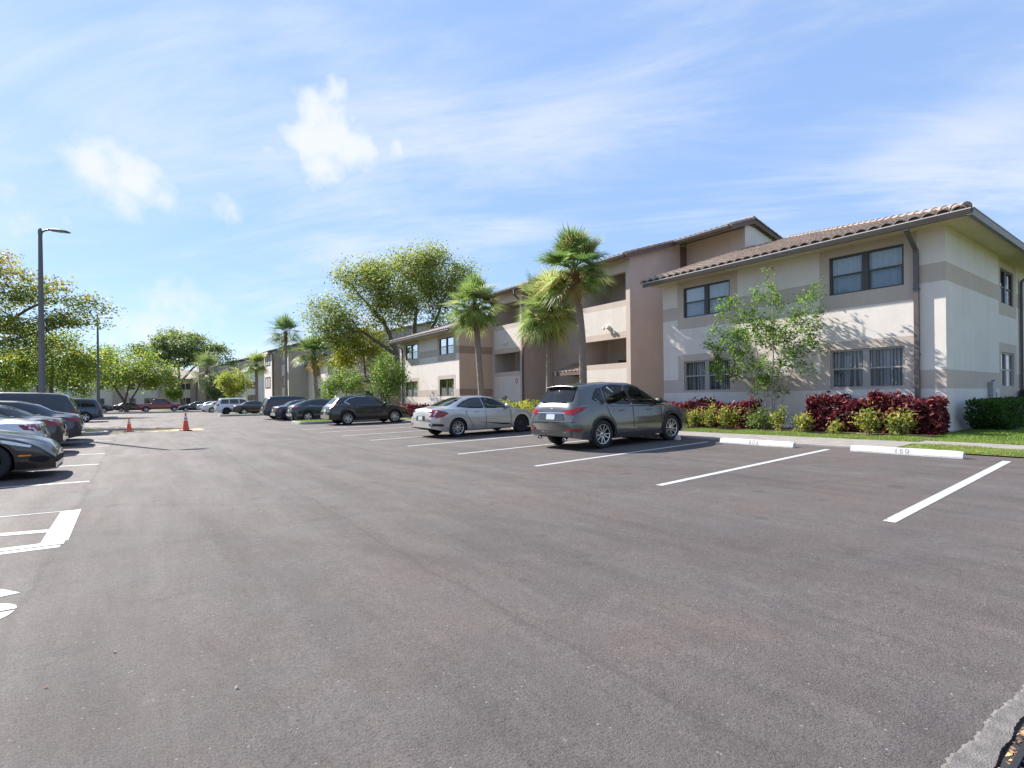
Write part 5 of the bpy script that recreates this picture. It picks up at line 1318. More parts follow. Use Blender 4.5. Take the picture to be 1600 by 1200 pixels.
SED = variant(CV, seg=.07, near=False, holes=False, glass_mats=['car_glass'] * 3, wheels='five', arch=.355,
              top=[(0, .62), (.03, .82), (.07, .98), (.40, 1.05), (.70, 1.10), (1.15, 1.33), (1.6, 1.43), (2.1, 1.45), (2.5, 1.39), (3.0, 1.16), (3.3, 1.0), (3.5, .96), (4.1, .86), (4.45, .72), (4.63, .48)],
              side_windows=[[(1.08, 1.06), (1.48, 1.01), (2.04, .985), (2.00, 1.345), (1.62, 1.335), (1.32, 1.25)], [(2.12, .982), (3.05, .965), (2.80, 1.10), (2.45, 1.29), (2.08, 1.345)]],
              trim=[('taillight', 'red_lens', 'xm', -1, [(.50, .93), (.82, .95), (.84, .78), (.56, .80)]), ('taillight', 'red_lens', 'y', (-1, 1), [(.05, .80), (.08, .95), (.40, .93), (.30, .82)]), ('license_plate', 'plate', 'x', -1, [(-.16, .80), (.16, .80), (.16, .67), (-.16, .67)]),
                    ('chrome_strip', 'chrome', 'x', -1, [(-.45, .875), (.45, .875), (.45, .85), (-.45, .85)]), ('bumper_trim', 'black_plastic', 'x', -1, [(-.74, .30), (.74, .30), (.70, .37), (-.70, .37)]), ('headlight', 'clear_lens', 'y', (-1, 1), [(4.05, .74), (4.02, .80), (4.42, .70), (4.52, .60), (4.3, .62)]),
                    ('window_trim', 'chrome', 'y', (-1, 1), [(1.0, 1.06), (1.46, .99), (3.10, .945), (3.10, .957), (1.48, 1.003), (1.06, 1.07)])], antenna=None)
SUV = variant(CX, L=4.85, W=1.95, seg=.07, near=False, holes=False, glass_mats=['car_glass'] * 4, wheels='suv5', antenna=None, wheel_r=.37, arch=.41, axles=(1.0, 3.85), cladding=False,
              top=[(0, .72), (.04, .95), (.08, 1.12), (.22, 1.42), (.36, 1.66), (.6, 1.73), (1.2, 1.76), (2.2, 1.77), (2.75, 1.70), (3.1, 1.50), (3.55, 1.20), (3.7, 1.15), (4.3, 1.06), (4.65, .92), (4.8, .75), (4.85, .55)],
              belt=[(0, .66), (.1, 1.02), (.3, 1.08), (1.6, 1.08), (2.6, 1.07), (3.5, 1.06), (4.1, .98), (4.65, .82), (4.85, .5)], wr=[(0, .74), (.2, .70), (.5, .64), (2.4, .64), (3.1, .68), (3.6, .74), (4.3, .72), (4.85, .6)],
              side_windows=[[(.42, 1.14), (1.22, 1.13), (1.22, 1.62), (.62, 1.60), (.46, 1.38)], [(1.30, 1.13), (2.18, 1.12), (2.15, 1.63), (1.30, 1.62)], [(2.26, 1.12), (3.35, 1.11), (3.05, 1.36), (2.72, 1.58), (2.24, 1.63)]],
              rear_window=[(-.62, 1.16), (.62, 1.16), (.56, 1.60), (-.56, 1.60)], front_window=[(-.68, 1.22), (.68, 1.22), (.56, 1.66), (-.56, 1.66)], mirror=(3.2, 1.18, .92), handles=[(1.75, .98), (2.9, .97)],
              trim=[('taillight', 'red_lens', 'xm', -1, [(.60, 1.10), (.86, 1.12), (.86, .88), (.66, .90)]), ('taillight', 'red_lens', 'y', (-1, 1), [(.08, .88), (.10, 1.12), (.36, 1.10), (.26, .92)]), ('license_plate', 'plate', 'x', -1, [(-.16, .95), (.16, .95), (.16, .82), (-.16, .82)]),
                    ('bumper_trim', 'black_plastic', 'x', -1, [(-.82, .48), (.82, .48), (.76, .34), (-.76, .34)]), ('chrome_strip', 'chrome', 'x', -1, [(-.4, 1.03), (.4, 1.03), (.4, 1.0), (-.4, 1.0)])])
HB = variant(SED, top=[(0, .66), (.03, .88), (.08, 1.02), (.20, 1.08), (.9, 1.36), (1.4, 1.47), (2.0, 1.50), (2.5, 1.42), (3.0, 1.18), (3.3, 1.02), (3.5, .98), (4.1, .90), (4.45, .76), (4.63, .5)],
             side_windows=[[(1.05, 1.10), (1.40, 1.02), (2.04, .995), (2.00, 1.385), (1.55, 1.375), (1.25, 1.29)], [(2.12, .992), (3.05, .975), (2.80, 1.13), (2.45, 1.33), (2.08, 1.385)]], rear_window=[(-.58, 1.12), (.58, 1.12), (.46, 1.40), (-.46, 1.40)], wheels='five')
build_car(HB, 'parked_hatchback', (8.15, 36.0), 0, 'dark teal liftback with silver wheels parked right behind the grass island', 'hatchback', paint_='paint_teal')
build_car(SED, 'parked_sedan', (7.8, 39.15), 0, 'dark navy sedan tail out between the teal liftback and a dark suv', 'sedan', paint_='paint_navy')
build_car(SUV, 'parked_suv', (7.7, 42.4), 0, 'tall dark green-black suv fourth beyond the right island', 'suv', paint_='paint_teal')
build_car(SED, 'parked_sedan', (8.1, 60.0), 0, 'dark brown sedan with silver wheels parked alone next to the white suv', 'sedan', paint_='paint_brown')
SUVW = variant(SUV, wheels='dark')
build_car(SUVW, 'parked_suv', (7.0, 64.0), 0, 'white suv with black wheels at the far end of the right row', 'suv', paint_='paint_white')
build_car(SED, 'parked_sedan', (6.9, 76.0), 0, 'white sedan just left of and behind the white suv', 'sedan', paint_='paint_white')
build_car(SED, 'parked_sedan', (6.9, 83.5), 0, 'farthest white sedan of the right row, beside the dark green coupe', 'sedan', paint_='paint_lightsilver')
build_car(SED, 'parked_sedan', (9.6, 88.0), PI, 'dark green-grey coupe facing left between the red pickup and white sedans', 'sedan', paint_='paint_teal')
build_car(SED, 'parked_sedan', (-2.6, 97.0), 0, 'dark coupe at the far end under the light green tree', 'sedan', paint_='paint_dark')
build_car(SUV, 'parked_suv', (-7.2, 90.0), 0, 'dark suv half hidden by the far lamp post', 'suv', paint_='paint_dark')
# pickup: cab and open bed
PK = variant(SUV, L=5.5, W=1.95, axles=(1.15, 4.55), wheels='suv5', wheel_r=.39, arch=.43, sill=.38,
             top=[(0, 1.15), (.05, 1.17), (1.75, 1.17), (1.80, 1.25), (1.98, 1.80), (2.2, 1.88), (3.4, 1.88), (3.7, 1.78), (4.15, 1.32), (4.25, 1.28), (5.1, 1.18), (5.4, 1.05), (5.5, .75)], sm=.03,
             belt=[(0, 1.10), (4.0, 1.15), (4.9, 1.08), (5.5, .7)], wr=[(0, .86), (1.7, .86), (2.0, .66), (3.4, .66), (4.2, .78), (5.5, .7)],
             side_windows=[[(2.06, 1.25), (2.80, 1.24), (2.80, 1.74), (2.16, 1.73)], [(2.90, 1.24), (3.95, 1.22), (3.60, 1.60), (3.42, 1.72), (2.90, 1.74)]], rear_window=[(-.55, 1.30), (.55, 1.30), (.50, 1.72), (-.50, 1.72)], front_window=[(-.66, 1.34), (.66, 1.34), (.56, 1.76), (-.56, 1.76)],
             mirror=(3.85, 1.32, .92), handles=[(2.3, 1.1), (3.1, 1.1)], trim=[('taillight', 'red_lens', 'y', (-1, 1), [(.03, .85), (.03, 1.08), (.14, 1.08), (.14, .85)]), ('bumper', 'chrome', 'x', -1, [(-.85, .60), (.85, .60), (.85, .45), (-.85, .45)]), ('bumper', 'chrome', 'y', (-1, 1), [(5.1, .62), (5.44, .62), (5.44, .46), (5.1, .46)]),
                   ('bed_floor', 'underbody', 'z', 1, [(0.1, -.7), (1.6, -.7), (1.6, .7), (.1, .7)])][:3])
build_car(PK, 'parked_pickup', (.2, 92.0), 0, 'dark red four door pickup truck parked across the far end', 'pickup truck', paint_='paint_red')

# left row
def tes_extra(root, bvh, pt):
    for sgn in (-1, 1):
        mb = MB(); add_patch(mb, round_poly([(4.16, .735), (4.20, .775), (4.42, .715), (4.64, .640), (4.62, .605), (4.42, .655)], .02), 'y', sgn, bvh, off=.007, g=.05); h = mb.build('headlight', M['clear_lens'], root)
        mb = MB(); add_patch(mb, [(4.46, .445), (4.46, .475), (4.64, .47), (4.62, .445)], 'y', sgn, bvh, off=.008); mb.build('side_marker', M['amber_lens'], root)
        mb = MB(); add_patch(mb, round_poly([(4.62, .42), (4.60, .36), (4.80, .30), (4.90, .36), (4.84, .43)], .02), 'y', sgn, bvh, off=.007); mb.build('bumper_vent', M['underbody'], root)
TS = variant(CV, L=4.97, W=1.96, seg=.03, near=True, holes=False, glass_mats=['car_glass'] * 3, wheel_r=.352, arch=.392, axles=(1.05, 4.02), wheels='dark', tyre_w=.26, sill=.19, front_lift=.0, nose_r=.95, taper=.30,
             top=[(0, .66), (.04, .9), (.1, 1.02), (.5, 1.09), (1.2, 1.30), (1.8, 1.42), (2.3, 1.445), (2.7, 1.40), (3.2, 1.17), (3.6, .99), (3.75, .955), (4.3, .865), (4.62, .785), (4.82, .705), (4.92, .62), (4.97, .48)], sm=.03,
             belt=[(0, .6), (.1, .94), (.5, 1.0), (2.4, .97), (3.5, .93), (4.1, .85), (4.5, .73), (4.8, .58), (4.97, .36)], wr=[(0, .7), (.4, .68), (1.2, .56), (2.3, .56), (3.0, .64), (3.6, .72), (4.2, .70), (4.6, .62), (4.97, .45)],
             side_windows=[[(1.1, 1.09), (1.6, 1.04), (2.2, 1.02), (2.15, 1.34), (1.75, 1.33), (1.4, 1.24)], [(2.28, 1.02), (3.35, .985), (3.05, 1.12), (2.6, 1.30), (2.25, 1.345)]], mirror=(3.2, 1.05, .90), handles=[(1.9, .87), (2.9, .85)], front_window=[(-.68, 1.0), (.68, 1.0), (.50, 1.36), (-.50, 1.36)],
             trim=[('sill_trim', 'black_plastic', 'y', (-1, 1), [(1.46, .205), (3.6, .205), (3.6, .25), (1.46, .25)]), ('door_seam', 'underbody', 'y', (-1, 1), seamx(3.42, .28, .92)), ('grille', 'underbody', 'x', 1, [(-.55, .40), (.55, .40), (.60, .28), (-.60, .28)])], extra=tes_extra)
build_car(TS, 'parked_sedan', (-6.22, 14.1), 0, 'glossy black electric sedan with dark wheels, nose to the lane at the left edge', 'sedan', paint_='paint_black')
MID = variant(SED, seg=.05)
build_car(MID, 'parked_sedan', (-1.75, 16.95), PI, 'white sedan tail to the lane right behind the black electric sedan', 'sedan', paint_='paint_lightsilver')
build_car(variant(MID, trim=[('taillight', 'red_lens', 'xm', -1, [(.42, .96), (.82, .98), (.84, .80), (.46, .80)]), ('taillight', 'red_lens', 'y', (-1, 1), [(.05, .80), (.08, .98), (.42, .96), (.36, .80)])] + SED['trim'][2:]), 'parked_sedan', (-1.65, 20.15), PI, 'dark grey sedan with wide red taillights, third from the left front', 'sedan', paint_='paint_dark')
build_car(variant(MID, top=[(x, z * 1.05) for x, z in SED['top']]), 'parked_sedan', (-1.45, 23.3), PI, 'black sedan with triangular clear-edged taillights next to the dark suv on the left', 'sedan', paint_='paint_navy')
build_car(variant(SUV, seg=.06, L=4.85, top=[(x, z * 1.04) for x, z in SUV['top']]), 'parked_suv', (-1.7, 26.45), PI, 'big dark grey suv with silver roof rails at the end of the left row', 'suv', paint_='paint_dark')
build_car(variant(SUV, seg=.06, wheels='suv5'), 'parked_suv', (-1.95, 50.2), PI, 'dark blue suv with chrome five spoke wheels beyond the left island', 'suv', paint_='paint_blue')

# ------------------------------------------------------------------ wheel stops
STOP = {}
def wheel_stop(x, y, text, label):
    root = empty('wheel_stop', (x, y, hz(x, y)), label=label, cat='wheel stop', group='concrete wheel stops at the heads of the stalls')
    L = 1.83 / 2
    prof = [(-.085, 0), (-.085, .03), (-.055, .115), (-.035, .13), (.035, .13), (.055, .115), (.085, .03), (.085, 0)]
    if not STOP:
        mb = MB(); rg = random.Random(4); N = 14
        rows = []
        for i in range(N + 1):
            t = -L + 2 * L * i / N; k = .93 if i in (0, N) else 1
            rows.append([(a * k + rg.uniform(-.0015, .0015), t, b * k + (rg.uniform(-.0015, .0015) if b else 0)) for a, b in prof])
        mb.grid(rows, 0, False); mb.face(rows[0]); mb.face(rows[-1][::-1]); STOP['m'] = mb.mesh('stop_body', [M['stop']])
    o = bpy.data.objects.new('stop_body', STOP['m']); COL.objects.link(o); o.parent = root
    if text:
        cu = bpy.data.curves.new('t', 'FONT'); cu.body = text; cu.size = .135; cu.align_x = 'CENTER'; cu.align_y = 'CENTER'; cu.space_character = 1.35
        to = bpy.data.objects.new('t', cu); COL.objects.link(to)
        bpy.context.view_layer.update(); dg = bpy.context.evaluated_depsgraph_get(); me = bpy.data.meshes.new_from_object(to.evaluated_get(dg)); bpy.data.objects.remove(to)
        me.materials.clear(); me.materials.append(M['stencil'])
        t = bpy.data.objects.new('stencil_number', me); COL.objects.link(t); t.parent = root
        # on the sloping face that looks towards the lane
        nrm = Vector((-.943, 0, .333)); uax = Vector((0, -1, 0)); vax = nrm.cross(uax) * 1
        if vax.z < 0: vax = -vax
        mt = Matrix((uax, vax, nrm)).transposed().to_4x4(); mt.translation = Vector((-.0705, 0.02, .073)) + nrm * .003; t.matrix_local = mt
    return root
M['stencil'] = mat('stencil', (.10, .10, .11), .7, col2=(.36, .36, .37), scale=40)
wheel_stop(12.20, 3.72, '160', 'white concrete wheel stop stencilled 160')
wheel_stop(12.20, 6.72, '202', 'white concrete wheel stop stencilled 202 in the empty stall beside the grey suv')
wheel_stop(12.30, 9.9, '', 'white wheel stop against the front wheels of the grey suv')
wheel_stop(12.55, 16.3, '', 'white wheel stop in front of the silver sedan')
wheel_stop(12.6, 28.7, '', 'white wheel stop in front of the black coupe-like suv')

# ------------------------------------------------------------------ traffic cones
M['cone'] = mat('cone', (.90, .11, .03), .45, col2=(.62, .06, .03), scale=8); M['cone_base'] = mat('cone_base', (.10, .035, .03), .8); M['reflective'] = mat('reflective', (.72, .72, .74), .4)
def cone(x, y, h, label, band=True):
    root = empty('traffic_cone', (x, y, hz(x, y)), .4, label=label, cat='traffic cone', group='orange cones at the yellow hump')
    k = h / .91
    mb = MB(); w = .21 * k; mb.grid([[(sx * w * q, sy * w * q, z * k) for sx, sy in ((-1, -1), (1, -1), (1, 1), (-1, 1))] for q, z in ((1, .002), (1, .03), (.9, .045))], 0, False, True); mb.face([(sx * w * .9, sy * w * .9, .045 * k) for sx, sy in ((-1, -1), (1, -1), (1, 1), (-1, 1))]); mb.build('cone_base', M['cone_base'], root)
    mb = MB(); mb.lathe([(.165 * k, .045 * k), (.15 * k, .06 * k), (.028 * k, .89 * k), (.015 * k, .91 * k), (0, .91 * k)], 20); b = mb.build('cone_body', M['cone'], root)
    if band:
        for z0, z1 in ((.62, .74), (.50, .56)):
            mb = MB(); f = lambda z: (.15 - (.122) * (z - .06) / .83 + .003) * k
            mb.lathe([(f(z0), z0 * k), (f(z1), z1 * k)], 20); mb.build('reflective_band', M['reflective'], b)
    return root
cone(-.22, 31.45, .71, 'shorter orange traffic cone at the left end of the yellow hump')
cone(2.02, 29.95, .91, 'taller orange traffic cone with pale collar at the right end of the yellow hump')

# ------------------------------------------------------------------ lamp posts
M['pole'] = mat('pole', (.155, .155, .175), .45, .3, col2=(.12, .12, .135), scale=2, stretch=(1, 1, .2)); M['lamp_glass'] = mat('lamp_glass', (.55, .55, .5), .3)
def lamp(x, y, h, label, yaw=0.0, r=.13):
    root = empty('lamp_post', (x, y, hz(x, y)), yaw, label=label, cat='lamp post', group='tall parking lot lamp posts')
    mb = MB(); mb.lathe([(.30, 0), (.30, .7), (.27, .74), (0, .74)], 20); mb.build('concrete_base', M['concrete'], root)
    mb = MB(); mb.lathe([(r * 1.5, .74), (r * 1.5, .86), (r * 1.05, .9), (r, 1.2), (r * .55, h - .3), (r * .62, h - .28), (r * .62, h - .12), (.03, h - .02), (0, h)], 16); p = mb.build('pole', M['pole'], root)
    mb = MB(); mb.tube([(0, 0, h - .22), (.18, 0, h - .12), (.40, 0, h - .08)], [.045, .04, .035], 8); mb.build('arm', M['pole'], root)
    mb = MB(); rows = []
    for x_, w, t, b in ((.34, .05, .03, .03), (.42, .12, .05, .04), (.70, .17, .055, .045), (1.10, .165, .03, .035), (1.14, .14, .015, .02)):
        z = h - .08 - (x_ - .34) * .10
        rows.append([(x_, -w, z - b), (x_, -w * .95, z + t * .4), (x_, -w * .4, z + t), (x_, w * .4, z + t), (x_, w * .95, z + t * .4), (x_, w, z - b)])
    mb.grid(rows, 0, True, True); mb.face(rows[0]); mb.face(rows[-1][::-1]); hd = mb.build('lamp_head', M['pole'], root)
    mb = MB(); mb.face([(.62, -.12, h - .158), (1.06, -.12, h - .203), (1.06, .12, h - .203), (.62, .12, h - .158)]); mb.build('lamp_lens', M['lamp_glass'], hd)
    return root
lamp(-3.20, 29.85, 8.95, 'tall grey lamp post with flat head rising beside the left row of cars', -.55)
lamp(-2.55, 58.2, 9.0, 'dark lamp post farther along on the second left island', -.5, .12)

# ------------------------------------------------------------------ near planting
PALMG = 'cabbage palms'
palm((15.9, 16.65), 6.75, 2.15, 'tallest fan palm with a curving trunk in front of the right stair tower', 11, lean=(-.25, .12), bow=(.18, -.10), trunk_r=.17, nf=58, skirt=.15)
palm((16.3, 19.4), 5.5, 2.35, 'shorter fan palm with drooping yellow green crown and orange brown boots', 12, lean=(.05, -.05), trunk_r=.14, nf=62, skirt=.9, mats=('palm2', 'palm3', 'palm1', 'palm_dead'), w=(.46, .34, .16, .04))
palm((16.2, 25.1), 6.55, 2.15, 'fan palm with straight grey trunk in front of the pink wall', 13, lean=(-.35, .2), trunk_r=.19, nf=52, skirt=.5)
palm((13.6, 49.0), 5.6, 2.3, 'fan palm with pale trunk behind the dark cars, left of the big tree', 14, lean=(-.3, .1), trunk_r=.2, nf=40, lod=.6, skirt=.6)
palm((17.2, 53.5), 6.0, 2.3, 'fan palm crown just right of the pale trunked palm', 15, trunk_r=.18, nf=40, lod=.6, skirt=.5)
palm((15.3, 68.8), 9.8, 2.9, 'tall dark palm rising above the roofs of the second block', 16, trunk_r=.2, nf=50, lod=.5, skirt=.6, mats=('palm1', 'palm2', 'teal', 'palm3'), w=(.5, .2, .2, .1))
palm((12.5, 72.0), 5.9, 2.3, 'yellowish fan palm at the left corner of the second block', 17, trunk_r=.2, nf=40, lod=.5, skirt=.9, mats=('palm2', 'palm3', 'palm1', 'palm_dead'))
palm((9.6, 97.0), 6.3, 4.0, 'wide pale silvery fan palm at the far end', 18, trunk_r=.3, nf=46, lod=.55, skirt=.9, mats=('pale_palm', 'grey_green', 'palm3', 'palm2'), w=(.5, .25, .15, .1))

# young multi-stem tree in front of the near wing
tree('young_tree', (16.6, 8.65), [([(0, 0, 0), (.02, -.06, 1.2), (.05, -.1, 2.6), (.03, -.10, 4.9)], .035, .009), ([(.02, .05, 0), (-.05, .45, 1.4), (-.1, 1.0, 3.1)], .028, .008), ([(0, -.08, 0), (.02, -.5, 1.3), (.05, -1.0, 2.9)], .028, .008), ([(0, .02, 0), (-.04, .2, 1.5), (-.1, .6, 3.9)], .026, .008), ([(.03, 0, 0), (.04, -.25, 1.7), (.08, -.6, 3.9)], .024, .007), ([(0, .1, 0), (-.1, .7, 1.4), (-.15, 1.5, 2.5)], .02, .006)],
     [(0, .15, 2.6, .50, 1.2, 1.1), (-.1, 1.3, 2.5, .45, .85, 1.0), (0, -.95, 2.6, .45, .75, 1.0), (-.05, 1.2, 3.9, .38, .75, .75), (0, .05, 3.9, .42, .6, .8), (.05, -1.1, 3.6, .32, .5, .6), (0, -.1, 4.9, .25, .35, .5), (0, .2, 1.35, .4, .9, .35), (0, -1.5, 4.1, .2, .3, .4), (0, 1.9, 3.1, .3, .45, .5), (0, .65, 4.8, .2, .3, .35)],
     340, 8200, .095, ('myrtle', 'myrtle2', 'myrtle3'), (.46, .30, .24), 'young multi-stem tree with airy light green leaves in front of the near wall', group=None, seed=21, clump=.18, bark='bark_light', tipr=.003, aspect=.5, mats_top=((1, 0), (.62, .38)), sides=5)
shrub((16.2, 8.75), .5, .9, 700, .085, ('myrtle', 'croton2', 'grey_green'), (.5, .3, .2), 'loose green undergrowth at the foot of the young tree', 22)
RH = 'copperleaf hedges'
def redhedge(y0, y1, h, n, label, seed, x0=16.25, x1=17.1, w=(.34, .34, .14, .18)):
    return hedge('red_hedge', x0, x1, y0, y1, h, n, .135, ('red1', 'red2', 'red3', 'red4'), w, label, 'hedge', seed, .14, .62)
redhedge(4.22, 5.80, 1.16, 3600, 'dark red copperleaf hedge at the corner of the near wall', 31)
redhedge(5.82, 7.42, 1.12, 3300, 'dark red copperleaf hedge under the lower right window', 32)
redhedge(9.1, 13.4, 1.02, 7200, 'long bright red copperleaf hedge left of the young tree', 33, w=(.42, .16, .32, .10))
redhedge(13.9, 15.3, 1.05, 1800, 'short red bush between the near wall and the tallest palm', 34, x0=15.8, x1=16.8, w=(.45, .15, .35, .05))
redhedge(30.2, 38.5, 1.0, 6000, 'red copperleaf hedge below the windows behind the silver sedan', 35, w=(.40, .30, .2, .10))
hedge('croton_hedge', 15.7, 16.9, 17.4, 26.5, 1.15, 7000, .15, ('gold_lime', 'croton', 'croton2', 'lime'), (.3, .25, .2, .25), 'yellow green croton hedge below the stair towers', seed=36, uneven=.2)
hedge('green_hedge', 18.1, 24.6, 3.4, 4.15, .95, 13000, .075, ('hedge1', 'hedge2', 'hedge3'), (.5, .35, .15), 'clipped dark green hedge along the shaded side wall', seed=37, uneven=.08)
hedge('green_hedge', 24.7, 30.0, 2.6, 3.6, .95, 6000, .075, ('hedge1', 'hedge2', 'hedge3'), (.5, .35, .15), 'clipped dark green hedge beside the air conditioner at the right edge', seed=38, uneven=.08)
for i, (x, y, r, h, n, lab) in enumerate((
    (15.85, 4.95, .36, .72, 560, 'yellow croton bush in front of the corner red hedge'), (15.80, 5.55, .40, .78, 620, 'brightest yellow croton bush, second from the wall corner'), (15.8, 6.40, .26, .42, 300, 'small low green croton between the two red hedges'),
    (15.85, 7.35, .38, .66, 560, 'green yellow croton at the left end of the right red hedge'), (15.95, 8.05, .26, .82, 420, 'narrow upright croton standing alone against the bare wall'),
    (15.95, 9.75, .34, .85, 620, 'tall yellow croton just left of the young tree'), (15.95, 10.35, .30, .90, 560, 'tallest yellow croton in front of the long red hedge'), (15.9, 10.95, .32, .78, 560, 'middle yellow croton in front of the long red hedge'),
    (15.9, 11.6, .32, .74, 520, 'yellow croton nearer the grey suv, in front of the long red hedge'), (15.95, 12.45, .30, .80, 480, 'yellow croton beside the nose of the grey suv'))):
    shrub((x, y), r, h, n, .095, ('croton', 'croton2', 'croton3', 'gold_lime'), (.34, .34, .18, .14), lab, 50 + i, name='croton_bush', cat='bush', group='yellow croton bushes')
# air conditioner
ac = empty('air_conditioner', (25.9, 3.95, hz(18, 4)), label='dark grey air conditioner box peeking over the green hedge', cat='air conditioner')
mb = MB(); mb.box(-.55, .55, -.5, .3, 0, 1.08); mb.build('cabinet', M['alloy_dark'], ac)
mb = MB(); mb.box(-.58, .58, -.53, .33, 1.083, 1.15); mb.lathe([(.33, 1.152), (.33, 1.19), (.30, 1.19), (.05, 1.17), (0, 1.17)], 20, 'z', (0, -.1, 0)); mb.build('top_cover', M['door_dark'], ac)
mb = MB()
for k in range(14): mb.box(-.5, .5, -.512, -.503, .12 + k * .066, .15 + k * .066)
mb.build('grille', M['grey_metal'], ac)

# trees further back
tree('big_tree', (20.6, 45.6), [([(0, 0, 0), (-.2, .1, 3), (-.6, .4, 6), (-1.6, 1.1, 9)], .38, .16), ([(.3, 0, 0), (.7, -.2, 3.5), (.9, -.3, 6.5), (1.2, -.4, 10)], .36, .14), ([(.8, -.25, 5), (2.6, -1.2, 8.5), (3.6, -1.9, 11.5)], .2, .08), ([(-.5, .3, 5.5), (-3.0, 1.9, 7.6), (-5.2, 3.4, 8.5)], .2, .07), ([(-1.2, .8, 8), (-3.2, 2.2, 11), (-4.1, 3.0, 12.6)], .14, .05)],
     [(0, 0, 12.2, 3.6, 3.6, 2.6), (.9, -.5, 14.0, 2.0, 2.0, 1.2), (3.0, -1.8, 13.0, 2.4, 2.4, 2.4), (2.2, -1.2, 14.7, 1.5, 1.5, 1.2), (-3.4, 2.4, 12.0, 2.4, 2.4, 2.0), (-2.2, 1.6, 13.6, 1.5, 1.6, .9), (5.0, -3.2, 12.2, 1.5, 1.5, 1.6), (-6.0, 4.2, 9.2, 2.0, 2.0, 1.7), (-4.6, 3.1, 7.8, 1.9, 1.9, 1.6), (3.4, -2.0, 9.3, 1.5, 1.5, 1.7), (-.6, .6, 9.6, 2.4, 2.4, 1.6)],
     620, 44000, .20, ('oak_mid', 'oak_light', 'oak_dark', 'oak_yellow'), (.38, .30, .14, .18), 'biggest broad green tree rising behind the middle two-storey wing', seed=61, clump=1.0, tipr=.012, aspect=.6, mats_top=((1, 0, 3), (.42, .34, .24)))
tree('yellow_tree', (17.6, 48.0), [([(0, 0, 0), (.2, 0, 3), (0, .2, 6.2)], .16, .06)], [(.3, .2, 7.0, 1.7, 1.7, 1.5), (-1.3, .8, 5.6, 1.2, 1.2, 1.0), (1.2, -.6, 5.2, 1.4, 1.4, 1.1)], 90, 6500, .2, ('gold_lime', 'lime', 'gold'), (.5, .36, .14), 'yellow leaved tree under the big tree', seed=62, clump=.8)
tree('small_tree', (15.2, 36.3), [([(0, 0, 0), (0, .1, 1.6), (.2, -.1, 3.6)], .09, .03), ([(.05, .1, 0), (-.4, .6, 1.8), (-.7, 1.0, 3.3)], .06, .02)], [(0, 0, 3.6, 1.0, 1.2, 1.1), (-.4, 1.0, 2.6, .8, .9, .8), (.2, -.7, 2.7, .7, .9, .8), (0, .3, 1.7, .7, .9, .5)], 120, 4600, .15, ('lime2', 'myrtle', 'myrtle3', 'lime'), (.34, .26, .24, .16), 'bushy bright green tree at the far corner of the wing behind the black suv', seed=63, clump=.55)
tree('small_tree', (13.5, 40.8), [([(0, 0, 0), (0, .1, 1.2), (.1, 0, 2.6)], .07, .03)], [(0, 0, 2.9, 1.2, 1.3, .85), (-.7, .9, 2.4, .8, .9, .6), (.5, -.8, 2.4, .8, .8, .6)], 80, 3200, .16, ('lime', 'lime2', 'myrtle2', 'myrtle3'), (.35, .25, .25, .15), 'low pale green tree above the dark parked cars', seed=64, clump=.5)
shrub((13.2, 44.2), .9, 2.6, 1500, .16, ('croton2', 'lime', 'croton3'), (.4, .3, .3), 'upright yellow green bush beside the pale trunked palm', 65)
tree('small_tree', (11.5, 95), [([(0, 0, 0), (0, 0, 3)], .1, .04)], [(0, 0, 3.6, 2.4, 2.4, 1.9)], 50, 3600, .30, ('grey_green', 'pale_palm', 'oak_mid'), (.5, .3, .2), 'grey green small tree before the far block', seed=66, clump=.8)
tree('small_tree', (10.2, 74), [([(0, 0, 0), (0, 0, 2.6)], .1, .04)], [(0, 0, 4.0, 1.8, 1.8, 1.2), (.3, 0, 2.6, 1.3, 1.3, .8)], 60, 4000, .24, ('gold_lime', 'lime', 'oak_light'), (.4, .3, .3), 'yellow green small tree above the dark brown sedan', seed=67, clump=.7)
tree('small_tree', (5.6, 108), [([(0, 0, 0), (0, 0, 2)], .1, .04)], [(0, 0, 2.9, 1.3, 1.3, 1.2)], 30, 1600, .28, ('lime', 'lime2'), (.6, .4), 'little lime green tree behind the red pickup', seed=68, clump=.6)
